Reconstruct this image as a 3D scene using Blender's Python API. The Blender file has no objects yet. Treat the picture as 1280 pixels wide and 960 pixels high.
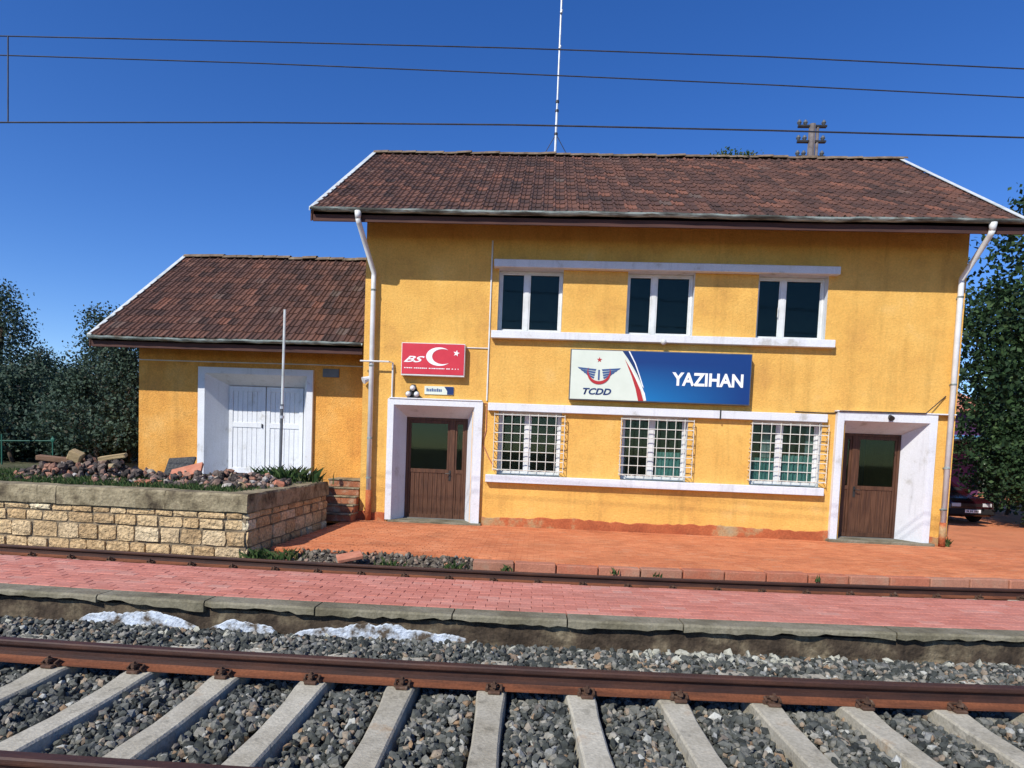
import bpy, math, random
import numpy as np
from mathutils import Matrix, Vector, Euler
random.seed(7); rng = np.random.default_rng(11)
sc = bpy.context.scene
col = sc.collection
R = math.radians

# ------------------------------------------------------------------ camera
FPX, YAW, PIT, ROL, SX, SY, EYE = 800., -0.05668, -0.05656, 0.03911, -14.6, 125.82, 1.6
_f = np.array([math.sin(YAW)*math.cos(PIT), math.cos(YAW)*math.cos(PIT), math.sin(PIT)])
_r = np.array([math.cos(YAW), -math.sin(YAW), 0.]); _u = np.cross(_r, _f)
_r2 = math.cos(ROL)*_r + math.sin(ROL)*_u; _u2 = -math.sin(ROL)*_r + math.cos(ROL)*_u
CAM = np.array([0, 0, EYE])
def ray(px, py): return _f + _r2*(px-640-SX)/FPX - _u2*(py-480-SY)/FPX
def onY(px, py, Y): d = ray(px, py); return CAM + d*Y/d[1]
def onZ(px, py, Z): d = ray(px, py); return CAM + d*(Z-EYE)/d[2]
cd = bpy.data.cameras.new('camera'); cam = bpy.data.objects.new('camera', cd); col.objects.link(cam)
cd.sensor_width = 36; cd.lens = FPX/1280*36; cd.shift_x = -SX/1280; cd.shift_y = SY/1280
cd.clip_start = .05; cd.clip_end = 3000
m = Matrix((( _r2[0], _u2[0], -_f[0], 0), (_r2[1], _u2[1], -_f[1], 0), (_r2[2], _u2[2], -_f[2], EYE), (0, 0, 0, 1)))
cam.matrix_world = m; sc.camera = cam
sc.render.resolution_x, sc.render.resolution_y = 1024, 768

# ------------------------------------------------------------------ sky, sun, exposure
SUN = Vector((.63, 1., -1.03)).normalized()
w = bpy.data.worlds.new('World'); sc.world = w; w.use_nodes = True
nt = w.node_tree; bg = nt.nodes['Background']
sky = nt.nodes.new('ShaderNodeTexSky'); sky.sky_type = 'NISHITA'; sky.sun_disc = False
sky.sun_elevation = math.asin(-SUN.z); sky.sun_rotation = math.atan2(-SUN.x, -SUN.y)
sky.altitude = 1200; sky.air_density = 1.0; sky.dust_density = 0.45; sky.ozone_density = 4.0
hs = nt.nodes.new('ShaderNodeHueSaturation'); hs.inputs['Hue'].default_value = .514; hs.inputs['Saturation'].default_value = 1.27; hs.inputs['Value'].default_value = 1.0
nt.links.new(sky.outputs[0], hs.inputs['Color']); nt.links.new(hs.outputs[0], bg.inputs[0]); bg.inputs[1].default_value = .145
sd = bpy.data.lights.new('sun', 'SUN'); so = bpy.data.objects.new('sun', sd); col.objects.link(so)
sd.energy = 4.6; sd.angle = R(.55); sd.color = (1, .95, .86)
so.rotation_euler = SUN.to_track_quat('-Z', 'Y').to_euler(); so.location = (-20, -30, 40)
sc.view_settings.view_transform = 'Standard'; sc.view_settings.look = 'None'; sc.view_settings.exposure = .17; sc.view_settings.gamma = 1
sc.cycles.max_bounces = 6; sc.cycles.transparent_max_bounces = 12

# ------------------------------------------------------------------ materials
MATS = {}
def pmat(name, cols, scale=3., detail=5., rough=.85, bump=None, rnd=None, spec=.3, metal=0., fine=None, stretch=None, rmix=.5, streak=None):
    """cols: ramp over a noise in world space. rnd: ramp over a per-piece random value. bump=(scale, strength, distance). fine=(scale, amount)."""
    M = bpy.data.materials.new(name); M.use_nodes = True; n = M.node_tree.nodes; L = M.node_tree.links.new
    b = n['Principled BSDF']; b.inputs['Roughness'].default_value = rough; b.inputs['Specular IOR Level'].default_value = spec; b.inputs['Metallic'].default_value = metal
    geo = n.new('ShaderNodeNewGeometry'); src = geo.outputs['Position']
    if stretch:
        mp = n.new('ShaderNodeMapping'); mp.inputs['Scale'].default_value = stretch; L(src, mp.inputs[0]); src = mp.outputs[0]
    def ramp(cs, sock):
        r = n.new('ShaderNodeValToRGB'); e = r.color_ramp.elements
        while len(e) < len(cs): e.new(.5)
        for i, (p, c) in enumerate(cs): e[i].position = p; e[i].color = (*c, 1)
        L(sock, r.inputs[0]); return r.outputs[0]
    no = n.new('ShaderNodeTexNoise'); no.inputs['Scale'].default_value = scale; no.inputs['Detail'].default_value = detail; no.inputs['Roughness'].default_value = .62; L(src, no.inputs['Vector'])
    out = ramp(cols, no.outputs[0]) if len(cols) > 1 else None
    if rnd:
        oi = n.new('ShaderNodeObjectInfo'); at = n.new('ShaderNodeAttribute'); at.attribute_name = 'tint'
        ad = n.new('ShaderNodeMath'); ad.operation = 'ADD'; L(oi.outputs['Random'], ad.inputs[0]); L(at.outputs['Fac'], ad.inputs[1])
        fr = n.new('ShaderNodeMath'); fr.operation = 'FRACT'; L(ad.outputs[0], fr.inputs[0])
        rc = ramp(rnd, fr.outputs[0])
        if out:
            mx = n.new('ShaderNodeMix'); mx.data_type = 'RGBA'; mx.blend_type = 'MULTIPLY' if rmix == 1 else 'MIX'; mx.inputs[0].default_value = rmix; L(rc, mx.inputs[6]); L(out, mx.inputs[7]); out = mx.outputs[2]
        else: out = rc
    if out is None: b.inputs['Base Color'].default_value = (*cols[0][1], 1)
    if fine and out:
        n2 = n.new('ShaderNodeTexNoise'); n2.inputs['Scale'].default_value = fine[0]; n2.inputs['Detail'].default_value = 3; L(geo.outputs['Position'], n2.inputs['Vector'])
        mr = n.new('ShaderNodeMapRange'); mr.inputs[1].default_value = .3; mr.inputs[2].default_value = .7; mr.inputs[3].default_value = 1-fine[1]; mr.inputs[4].default_value = 1+fine[1]; L(n2.outputs[0], mr.inputs[0])
        vm = n.new('ShaderNodeVectorMath'); vm.operation = 'SCALE'; L(out, vm.inputs[0]); L(mr.outputs[0], vm.inputs['Scale']); out = vm.outputs[0]
    if streak and out:
        for (scl, lo, hi, k) in streak:                        # rain streaks, patches: (scale xyz, from, to, factor)
            mp2 = n.new('ShaderNodeMapping'); mp2.inputs['Scale'].default_value = scl; L(geo.outputs['Position'], mp2.inputs[0])
            n3 = n.new('ShaderNodeTexNoise'); n3.inputs['Scale'].default_value = 1; n3.inputs['Detail'].default_value = 6; n3.inputs['Roughness'].default_value = .6; L(mp2.outputs[0], n3.inputs['Vector'])
            mr2 = n.new('ShaderNodeMapRange'); mr2.inputs[1].default_value = lo; mr2.inputs[2].default_value = hi; mr2.inputs[3].default_value = 1; mr2.inputs[4].default_value = k; L(n3.outputs[0], mr2.inputs[0])
            v2 = n.new('ShaderNodeVectorMath'); v2.operation = 'SCALE'; L(out, v2.inputs[0]); L(mr2.outputs[0], v2.inputs['Scale']); out = v2.outputs[0]
    if out: L(out, b.inputs['Base Color'])
    if bump:
        nb = n.new('ShaderNodeTexNoise'); nb.inputs['Scale'].default_value = bump[0]; nb.inputs['Detail'].default_value = 5; L(src, nb.inputs['Vector'])
        bp = n.new('ShaderNodeBump'); bp.inputs['Strength'].default_value = bump[1]; bp.inputs['Distance'].default_value = bump[2]; L(nb.outputs[0], bp.inputs['Height']); L(bp.outputs[0], b.inputs['Normal'])
    MATS[name] = M; return M
def glass(name, tint=(.62, .70, .70), gl=.12):
    M = bpy.data.materials.new(name); M.use_nodes = True; n = M.node_tree.nodes; L = M.node_tree.links.new
    n.remove(n['Principled BSDF']); o = n['Material Output']
    t = n.new('ShaderNodeBsdfTransparent'); t.inputs[0].default_value = (*tint, 1)
    g = n.new('ShaderNodeBsdfGlossy'); g.inputs['Roughness'].default_value = .03; g.inputs[0].default_value = (.75, .9, .72, 1)
    lw = n.new('ShaderNodeLayerWeight'); lw.inputs[0].default_value = .5; pw = n.new('ShaderNodeMath'); pw.operation = 'POWER'; pw.inputs[1].default_value = 4; L(lw.outputs['Facing'], pw.inputs[0]); fr = n.new('ShaderNodeMath'); fr.operation = 'MULTIPLY_ADD'; fr.inputs[1].default_value = .85; fr.inputs[2].default_value = .024; L(pw.outputs[0], fr.inputs[0])
    mx = n.new('ShaderNodeMixShader'); L(fr.outputs[0], mx.inputs[0]); L(t.outputs[0], mx.inputs[1]); L(g.outputs[0], mx.inputs[2]); L(mx.outputs[0], o.inputs[0])
    MATS[name] = M; return M
def leafmat(name, rnd, trans=.25):
    M = pmat(name, [(0, (0, 0, 0))], rnd=rnd, rough=.65, spec=.25)
    n = M.node_tree.nodes; L = M.node_tree.links.new; b = n['Principled BSDF']; o = n['Material Output']
    t = n.new('ShaderNodeBsdfTranslucent'); mx = n.new('ShaderNodeMixShader'); mx.inputs[0].default_value = trans
    L(b.inputs['Base Color'].links[0].from_socket, t.inputs[0]); L(b.outputs[0], mx.inputs[1]); L(t.outputs[0], mx.inputs[2]); L(mx.outputs[0], o.inputs[0]); return M

YEL = pmat('yellow_stucco', [(.28, (.58, .31, .08)), (.45, (.70, .395, .094)), (.6, (.74, .435, .11)), (.78, (.76, .48, .165))], 1.1, 8, .92, (48, .55, .025), fine=(24, .09), streak=[((5, 5, .35), .52, .72, .84), ((.7, .7, .9), .55, .62, 1.07), ((1.6, 1.6, 2.2), .62, .66, .93)])
YEL2 = pmat('orange_stucco', [(.28, (.58, .26, .06)), (.5, (.71, .345, .075)), (.75, (.76, .43, .13))], 1.3, 8, .92, (48, .8, .03), fine=(26, .13), streak=[((5, 5, .35), .52, .72, .82), ((.7, .7, .9), .55, .62, 1.07), ((1.6, 1.6, 2.2), .62, .66, .88)])
WHITE = pmat('white_paint', [(.3, (.48, .48, .46)), (.40, (.65, .67, .69)), (.7, (.70, .725, .76))], 2.6, 8, .7, (30, .3, .012), fine=(40, .06), streak=[((7, 7, .6), .55, .75, .82)])
PVC = pmat('white_plastic', [(.3, (.58, .59, .57)), (.6, (.70, .715, .71))], 4, 4, .4, None, spec=.45)
PLINTH = pmat('plinth_paint', [(.3, (.30, .075, .03)), (.52, (.42, .12, .045)), (.60, (.40, .25, .12)), (.72, (.36, .29, .17))], 1.3, 9, .9, (25, .6, .02), fine=(30, .15))
TILE = pmat('roof_tile', [(.3, (.045, .028, .024)), (.48, (.085, .046, .036)), (.64, (.13, .062, .044)), (.8, (.15, .095, .07))], 1.6, 8, .9, (40, .4, .01), rnd=[(0, (.04, .028, .025)), (.35, (.085, .045, .036)), (.7, (.125, .06, .043)), (.90, (.17, .078, .052)), (.97, (.26, .105, .065)), (1, (.12, .10, .085))], rmix=.42, fine=(35, .18))
RIDGE = pmat('ridge_mortar', [(.3, (.09, .065, .045)), (.55, (.19, .14, .095)), (.75, (.28, .23, .16))], 5, 6, .95, (20, .6, .02))
SOFFIT = pmat('soffit_wood', [(.3, (.045, .022, .019)), (.6, (.085, .038, .03)), (.8, (.11, .055, .043))], 4, 5, .8, (20, .3, .01), stretch=(.25, 4, 4))
GUTTER = pmat('gutter_zinc', [(.36, (.06, .06, .05)), (.46, (.15, .17, .155)), (.56, (.36, .43, .40)), (.62, (.17, .17, .14)), (.72, (.12, .075, .05))], 2.4, 8, .6, None, metal=.15, stretch=(.6, 3, 3))
FLASH = pmat('flashing_metal', [(.3, (.40, .44, .42)), (.55, (.62, .66, .65)), (.75, (.45, .43, .36))], 2, 5, .5, None, metal=.1)
WOOD = pmat('door_wood', [(.3, (.045, .02, .012)), (.5, (.085, .038, .02)), (.7, (.13, .06, .032))], 3, 8, .55, (12, .3, .01), stretch=(9, 9, .7))
DARK = pmat('dark_metal', [(.3, (.03, .03, .032)), (.7, (.06, .058, .055))], 8, 4, .5, metal=.4)
BARS = pmat('grille_paint', [(.3, (.52, .52, .45)), (.55, (.70, .70, .63)), (.8, (.45, .34, .2))], 9, 5, .6)
GLASS = glass('window_glass'); 
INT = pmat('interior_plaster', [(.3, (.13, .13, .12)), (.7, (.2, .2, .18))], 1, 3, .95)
CURT = pmat('teal_curtain', [(.3, (.20, .42, .38)), (.7, (.36, .60, .54))], 3, 3, .9)
CURTW = pmat('net_curtain', [(.3, (.5, .52, .5)), (.7, (.62, .64, .62))], 3, 3, .9)
PAVR = pmat('red_paving', [(.3, (.42, .125, .052)), (.5, (.56, .19, .078)), (.7, (.64, .26, .12))], .9, 8, .9, (60, .35, .006), rnd=[(0, (.45, .14, .06)), (.5, (.56, .19, .08)), (.9, (.63, .24, .11)), (1, (.52, .25, .14))], fine=(45, .14), streak=[((.8, .8, .8), .5, .68, .80), ((3.5, 3.5, 3.5), .58, .70, .80), ((1.3, 1.3, 1.3), .55, .7, 1.12)])
PAVP = pmat('pink_paving', [(.3, (.38, .135, .095)), (.5, (.51, .195, .145)), (.7, (.60, .28, .215))], .9, 8, .9, (60, .35, .006), rnd=[(0, (.40, .135, .095)), (.5, (.51, .19, .14)), (.9, (.58, .25, .19)), (1, (.50, .30, .24))], fine=(45, .14), streak=[((.9, .9, .9), .5, .68, .82), ((4, 4, 4), .58, .70, .82), ((1.5, 1.5, 1.5), .55, .7, 1.12)])
JOINT = pmat('joint_sand', [(.3, (.19, .085, .055)), (.7, (.30, .145, .10))], 12, 6, .95)
CONC = pmat('coping_concrete', [(.28, (.08, .068, .042)), (.45, (.155, .14, .092)), (.6, (.23, .21, .15)), (.78, (.13, .105, .065))], 2.6, 9, .92, (28, .6, .015), fine=(50, .15))
WALLC = pmat('platform_wall_concrete', [(.34, (.025, .018, .012)), (.48, (.06, .044, .029)), (.58, (.12, .095, .06)), (.68, (.24, .20, .13))], 3.2, 9, .95, (16, .9, .03), fine=(40, .2))
KERB = pmat('kerb_concrete', [(.3, (.32, .10, .055)), (.5, (.43, .15, .085)), (.66, (.40, .24, .16)), (.8, (.2, .12, .08))], 2.4, 8, .92, (30, .5, .012), rnd=[(0, (.34, .11, .06)), (.5, (.46, .17, .10)), (.85, (.38, .23, .16)), (1, (.25, .16, .11))], fine=(50, .15))
SLEEP = pmat('sleeper_concrete', [(.3, (.27, .24, .17)), (.45, (.38, .35, .27)), (.6, (.47, .44, .35)), (.7, (.37, .25, .14))], 3.2, 9, .9, (60, .5, .008), rnd=[(0, (.29, .265, .20)), (.5, (.41, .385, .305)), (1, (.49, .465, .375))], rmix=.6, fine=(55, .16), streak=[((9, 9, 9), .58, .66, .72)])
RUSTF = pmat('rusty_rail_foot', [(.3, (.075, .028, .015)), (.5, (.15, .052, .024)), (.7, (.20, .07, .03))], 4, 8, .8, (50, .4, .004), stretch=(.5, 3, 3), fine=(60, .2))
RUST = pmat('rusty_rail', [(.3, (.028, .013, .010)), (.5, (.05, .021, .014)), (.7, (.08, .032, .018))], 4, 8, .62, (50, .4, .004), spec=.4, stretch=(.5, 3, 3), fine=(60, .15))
RUST2 = pmat('rusty_clip', [(.3, (.05, .03, .022)), (.55, (.11, .06, .038)), (.75, (.2, .15, .11))], 18, 6, .8, (60, .5, .004), metal=.2)
BAL = pmat('ballast_stone', [(.3, (.62, .62, .62)), (.7, (1.1, 1.08, 1.05))], 30, 5, .85, (50, .6, .008), rnd=[(0, (.025, .029, .027)), (.25, (.058, .066, .06)), (.5, (.11, .118, .106)), (.70, (.18, .182, .16)), (.82, (.31, .30, .255)), (.90, (.30, .20, .115)), (.95, (.12, .13, .13)), (1, (.52, .53, .48))], rmix=1)
BALG = pmat('ballast_bed', [(.35, (.035, .035, .035)), (.6, (.09, .09, .085))], 22, 6, .95, (22, 1, .04))
LIME = pmat('lime_powder', [(.40, (.09, .07, .05)), (.45, (.30, .31, .31)), (.52, (.50, .56, .62)), (.68, (.62, .70, .80))], 7, 9, .95, (35, .8, .02), fine=(30, .12))
LIME2 = pmat('lime_dust', [(.40, (.10, .11, .105)), (.5, (.26, .28, .29)), (.62, (.5, .55, .6)), (.75, (.66, .72, .78))], 14, 7, .95, (35, .6, .02))
PLAST = pmat('plaster_debris', [(.3, (.30, .30, .24)), (.7, (.48, .48, .40))], 9, 6, .95, (35, .8, .02))
OCHRE = pmat('ochre_stone', [(.3, (.20, .13, .065)), (.45, (.46, .32, .165)), (.6, (.60, .44, .24)), (.75, (.68, .55, .34))], 3.4, 9, .95, (22, 1., .05), rnd=[(0, (.32, .21, .11)), (.4, (.52, .35, .175)), (.75, (.62, .46, .26)), (.9, (.68, .54, .34)), (1, (.80, .77, .58))], rmix=.45, fine=(18, .32))
CAPS = pmat('cap_stone', [(.34, (.075, .058, .036)), (.46, (.2, .165, .10)), (.58, (.32, .27, .17)), (.7, (.17, .135, .085))], 3.0, 9, .95, (20, .8, .03), fine=(30, .18))
MORT = pmat('mortar', [(.3, (.13, .10, .062)), (.7, (.28, .22, .145))], 5, 7, .95, (30, .8, .02))
SOIL = pmat('earth', [(.3, (.06, .055, .03)), (.5, (.09, .095, .045)), (.72, (.15, .125, .075))], 1.1, 9, .98, (14, .9, .05))
GROUND = pmat('dry_ground', [(.3, (.10, .09, .045)), (.5, (.16, .135, .075)), (.72, (.23, .19, .11))], .35, 9, .98, (8, .8, .06))
GRAVELG = pmat('trackside_earth', [(.3, (.06, .05, .04)), (.6, (.13, .11, .085)), (.8, (.2, .17, .13))], 6, 8, .98, (18, 1, .05))
GRASS = leafmat('grass_blade', [(0, (.03, .065, .018)), (.5, (.05, .10, .028)), (.85, (.09, .14, .045)), (1, (.20, .18, .08))])
LEAFD = leafmat('conifer_foliage', [(0, (.024, .046, .034)), (.5, (.044, .078, .052)), (.9, (.075, .115, .072)), (1, (.10, .085, .06))], .15)
LEAFG = leafmat('broad_foliage', [(0, (.012, .03, .013)), (.5, (.025, .056, .022)), (.85, (.042, .088, .03)), (1, (.075, .13, .045))], .25)
BARK = pmat('bark', [(.3, (.05, .035, .025)), (.7, (.11, .08, .055))], 6, 7, .95, (20, 1, .03), stretch=(4, 4, .8))
STEP = pmat('step_brick', [(.3, (.20, .07, .035)), (.5, (.34, .13, .065)), (.66, (.40, .30, .2)), (.8, (.25, .22, .18))], 3.5, 8, .95, (24, .8, .02), fine=(40, .2))
KRUB = pmat('crumbled_kerb', [(.3, (.6, .6, .6)), (.7, (1.1, 1.08, 1.05))], 14, 6, .95, (24, .8, .02), rnd=[(0, (.07, .06, .045)), (.4, (.14, .115, .085)), (.7, (.22, .19, .15)), (.88, (.30, .27, .22)), (1, (.42, .2, .12))], rmix=1)
RUB = pmat('rubble_stone', [(.3, (.6, .6, .6)), (.7, (1.1, 1.08, 1.05))], 14, 6, .95, (24, .8, .02), rnd=[(0, (.035, .03, .028)), (.35, (.085, .072, .066)), (.55, (.17, .135, .115)), (.70, (.28, .19, .15)), (.86, (.42, .2, .13)), (.93, (.46, .44, .42)), (1, (.38, .3, .17))], rmix=1)
TIMB = pmat('weathered_timber', [(.3, (.30, .21, .10)), (.7, (.50, .38, .21))], 3, 7, .9, (20, .5, .01), stretch=(2, 8, 8))
TIMD = pmat('brown_timber', [(.3, (.13, .075, .045)), (.7, (.25, .15, .095))], 3, 7, .9, (20, .5, .01), stretch=(2, 8, 8))
TERRA = pmat('terracotta_slab', [(.3, (.38, .13, .075)), (.7, (.55, .24, .15))], 5, 7, .92, (25, .6, .01))
SIGNW = pmat('sign_white', [(.3, (.62, .68, .58)), (.7, (.68, .74, .64))], 3, 3, .35, spec=.4)
SIGNR = pmat('sign_red', [(.3, (.52, .026, .045)), (.7, (.60, .038, .058))], 3, 3, .4, spec=.4)
SIGND = pmat('sign_navy', [(0, (.012, .035, .13))], rough=.4)
SIGNE = pmat('emblem_red', [(0, (.42, .03, .035))], rough=.45)
SIGNB2 = pmat('emblem_blue', [(0, (.05, .10, .24))], rough=.45)
CASE = pmat('sign_case', [(.3, (.10, .11, .12)), (.7, (.16, .17, .18))], 4, 3, .5, metal=.3)
WTXT = pmat('lettering_white', [(0, (.82, .84, .84))], rough=.45)
WIRE = pmat('wire_copper', [(.3, (.03, .035, .05)), (.7, (.06, .065, .08))], 6, 3, .6, metal=.3)
POLEC = pmat('pole_concrete', [(.3, (.10, .085, .085)), (.7, (.24, .21, .20))], 3, 6, .9)
STEEL = pmat('galvanised_steel', [(.3, (.42, .45, .48)), (.7, (.58, .61, .64))], 6, 4, .45, metal=.35)
CARP = pmat('maroon_paint', [(0, (.026, .004, .007))], rough=.22, spec=.6)
TYRE = pmat('tyre_rubber', [(0, (.015, .015, .016))], rough=.85)
LAMPG = pmat('headlight_lens', [(0, (.55, .57, .58))], rough=.12, spec=.7)
PURP = pmat('purple_render', [(.3, (.08, .022, .075)), (.7, (.11, .035, .10))], 2, 4, .9)
BLUEM = pmat('blue_sheet', [(.3, (.07, .22, .42)), (.7, (.12, .32, .52))], 2, 4, .6)
GREENP = pmat('green_paint', [(0, (.02, .11, .075))], rough=.5)
def gradient_blue():
    M = bpy.data.materials.new('sign_blue_print'); M.use_nodes = True; n = M.node_tree.nodes; L = M.node_tree.links.new
    b = n['Principled BSDF']; b.inputs['Roughness'].default_value = .4
    g = n.new('ShaderNodeNewGeometry'); s = n.new('ShaderNodeSeparateXYZ'); L(g.outputs['Position'], s.inputs[0])
    a = n.new('ShaderNodeMapRange'); a.inputs[1].default_value = 3.6; a.inputs[2].default_value = 2.75; L(s.outputs['Z'], a.inputs[0])
    c = n.new('ShaderNodeMapRange'); c.inputs[1].default_value = 4.4; c.inputs[2].default_value = 2.3; L(s.outputs['X'], c.inputs[0])
    mu = n.new('ShaderNodeMath'); mu.operation = 'MULTIPLY'; L(a.outputs[0], mu.inputs[0]); L(c.outputs[0], mu.inputs[1])
    r = n.new('ShaderNodeValToRGB'); r.color_ramp.elements[0].color = (.002, .034, .17, 1); r.color_ramp.elements[1].color = (.004, .16, .42, 1); L(mu.outputs[0], r.inputs[0]); L(r.outputs[0], b.inputs['Base Color']); return M
SIGNB = gradient_blue()

# ------------------------------------------------------------------ mesh helpers
WM = {}
def link(o, parent=None, M=Matrix.Identity(4)):
    """link object with world matrix M, optionally under a parent."""
    col.objects.link(o); WM[o.name] = M.copy(); o.matrix_basis = M
    if parent is not None: o.parent = parent; o.matrix_parent_inverse = WM[parent.name].inverted()
    return o
def empty(name, loc=(0, 0, 0), parent=None):
    o = bpy.data.objects.new(name, None); o.empty_display_size = .2; return link(o, parent, Matrix.Translation(loc))
def tag(o, label=None, cat=None, group=None, kind=None):
    if label: o['label'] = label
    if cat: o['category'] = cat
    if group: o['group'] = group
    if kind: o['kind'] = kind
    return o
def inst(name, me, parent=None, loc=(0, 0, 0), rot=(0, 0, 0), scale=(1, 1, 1)):
    o = bpy.data.objects.new(name, me); return link(o, parent, Matrix.LocRotScale(Vector(loc), Euler(rot), Vector(scale)))
class MB:
    def __init__(s): s.v = []; s.f = []; s.t = []; s.mi = []
    def add(s, vs, fs, tint=None, mi=0):
        k = len(s.v); s.v += [tuple(map(float, p)) for p in vs]; s.f += [tuple(i+k for i in f) for f in fs]; s.t += [tint or 0.]*len(fs); s.mi += [mi]*len(fs); return s
    def box(s, x0, x1, y0, y1, z0, z1, c=0., M=None, tint=None, mi=0):
        """box; c chamfers all edges"""
        if c <= 0:
            vs = [(x, y, z) for z in (z0, z1) for y in (y0, y1) for x in (x0, x1)]
            fs = [(0, 2, 3, 1), (4, 5, 7, 6), (0, 1, 5, 4), (2, 6, 7, 3), (0, 4, 6, 2), (1, 3, 7, 5)]
        else:
            vs = []
            for sx in (0, 1):
                for sy in (0, 1):
                    for sz in (0, 1):
                        X = (x0, x1)[sx]; Y = (y0, y1)[sy]; Z = (z0, z1)[sz]; dx = c*(1-2*sx); dy = c*(1-2*sy); dz = c*(1-2*sz)
                        vs += [(X, Y+dy, Z+dz), (X+dx, Y, Z+dz), (X+dx, Y+dy, Z)]
            I = lambda a, b, d, k: (a*4+b*2+d)*3+k
            fs = [(I(0,0,0,0), I(0,0,1,0), I(0,1,1,0), I(0,1,0,0)), (I(1,0,0,0), I(1,1,0,0), I(1,1,1,0), I(1,0,1,0)),
                  (I(0,0,0,1), I(1,0,0,1), I(1,0,1,1), I(0,0,1,1)), (I(0,1,0,1), I(0,1,1,1), I(1,1,1,1), I(1,1,0,1)),
                  (I(0,0,0,2), I(0,1,0,2), I(1,1,0,2), I(1,0,0,2)), (I(0,0,1,2), I(1,0,1,2), I(1,1,1,2), I(0,1,1,2))]
            for a in (0, 1):
                for b in (0, 1):
                    fs += [(I(a,b,0,0), I(a,b,0,1), I(a,b,1,1), I(a,b,1,0)), (I(a,0,b,0), I(a,0,b,2), I(a,1,b,2), I(a,1,b,0)), (I(0,a,b,1), I(0,a,b,2), I(1,a,b,2), I(1,a,b,1))]
                    for d in (0, 1): fs.append((I(a,b,d,0), I(a,b,d,1), I(a,b,d,2)))
        if M is not None: vs = [M @ Vector(p) for p in vs]
        return s.add(vs, fs, tint, mi)
    def tube(s, pts, r, n=8, r2=None, tint=None, mi=0):
        pts = [Vector(p) for p in pts]; N = len(pts); vs = []; fs = []
        rs = r if isinstance(r, (list, tuple)) else ([r]*N if r2 is None else [r+(r2-r)*i/(N-1) for i in range(N)])
        up = None
        for i, p in enumerate(pts):
            t = (pts[min(i+1, N-1)]-pts[max(i-1, 0)]).normalized()
            if up is None: up = Vector((0, 0, 1)) if abs(t.z) < .9 else Vector((0, 1, 0))
            a = t.cross(up).normalized(); b = a.cross(t).normalized(); up = b
            for k in range(n): q = 2*math.pi*k/n; vs.append(p+(a*math.cos(q)+b*math.sin(q))*rs[i])
        for i in range(N-1):
            for k in range(n): fs.append((i*n+k, i*n+(k+1) % n, (i+1)*n+(k+1) % n, (i+1)*n+k))
        fs += [tuple(range(n-1, -1, -1)), tuple((N-1)*n+k for k in range(n))]
        return s.add(vs, fs, tint, mi)
    def sphere(s, c, r, n=10, m=6, sc_=(1, 1, 1), mi=0):
        vs = [(c[0]+r*sc_[0]*math.sin(math.pi*j/m)*math.cos(2*math.pi*i/n), c[1]+r*sc_[1]*math.sin(math.pi*j/m)*math.sin(2*math.pi*i/n), c[2]+r*sc_[2]*math.cos(math.pi*j/m)) for j in range(m+1) for i in range(n)]
        fs = [(j*n+i, (j+1)*n+i, (j+1)*n+(i+1) % n, j*n+(i+1) % n) for j in range(m) for i in range(n)]
        return s.add(vs, fs, mi=mi)
    def sweep(s, prof, path, closed=True, caps=True):
        """prof list of (d, z); path list of (x, ybase) -> verts (x, ybase+d, z)"""
        n = len(prof); vs = [(x, y+d, z) for (x, y) in path for (d, z) in prof]; fs = []
        for i in range(len(path)-1):
            for k in range(n if closed else n-1): fs.append((i*n+k, i*n+(k+1) % n, (i+1)*n+(k+1) % n, (i+1)*n+k))
        if closed and caps: fs += [tuple(range(n)), tuple((len(path)-1)*n+k for k in range(n-1, -1, -1))]
        return s.add(vs, fs)
    def poly(s, uv, y, th=.004):
        """flat plate in an XZ plane facing -Y at depth y, with thickness th"""
        n = len(uv); vs = [(a, y, b) for a, b in uv]+[(a, y+th, b) for a, b in uv]
        fs = [tuple(range(n)), tuple(range(2*n-1, n-1, -1))]+[(i, i+n, (i+1) % n+n, (i+1) % n) for i in range(n)]
        return s.add(vs, fs)
    def mesh(s, name, mat, smooth=False):
        me = bpy.data.meshes.new(name); me.from_pydata(s.v, [], s.f)
        for mm in (mat if isinstance(mat, (list, tuple)) else [mat]): me.materials.append(mm)
        if any(s.mi): me.polygons.foreach_set('material_index', s.mi)
        if any(s.t): a = me.attributes.new('tint', 'FLOAT', 'FACE'); a.data.foreach_set('value', s.t)
        import bmesh
        b = bmesh.new(); b.from_mesh(me); bmesh.ops.recalc_face_normals(b, faces=b.faces); b.to_mesh(me); b.free()
        if smooth: me.polygons.foreach_set('use_smooth', [True]*len(me.polygons))
        me.update(); return me
    def build(s, name, mat, parent=None, smooth=False):
        return link(bpy.data.objects.new(name, s.mesh(name, mat, smooth)), parent)
def npmesh(name, V, Fq, k, mat, tint=None, smooth=False):
    """V (n,3), Fq (m,k) face indices"""
    me = bpy.data.meshes.new(name); me.vertices.add(len(V)); me.vertices.foreach_set('co', np.ascontiguousarray(V, dtype=np.float32).ravel())
    me.loops.add(Fq.size); me.loops.foreach_set('vertex_index', np.ascontiguousarray(Fq, dtype=np.int32).ravel())
    me.polygons.add(len(Fq)); me.polygons.foreach_set('loop_start', np.arange(0, Fq.size, k, dtype=np.int32)); me.polygons.foreach_set('loop_total', np.full(len(Fq), k, dtype=np.int32))
    me.materials.append(mat)
    me.polygons.foreach_set('use_smooth', [smooth]*len(Fq))
    if tint is not None: a = me.attributes.new('tint', 'FLOAT', 'FACE'); a.data.foreach_set('value', np.ascontiguousarray(tint, dtype=np.float32))
    me.update(calc_edges=True); me.validate(); return me
PHI = (1+5**.5)/2
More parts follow.
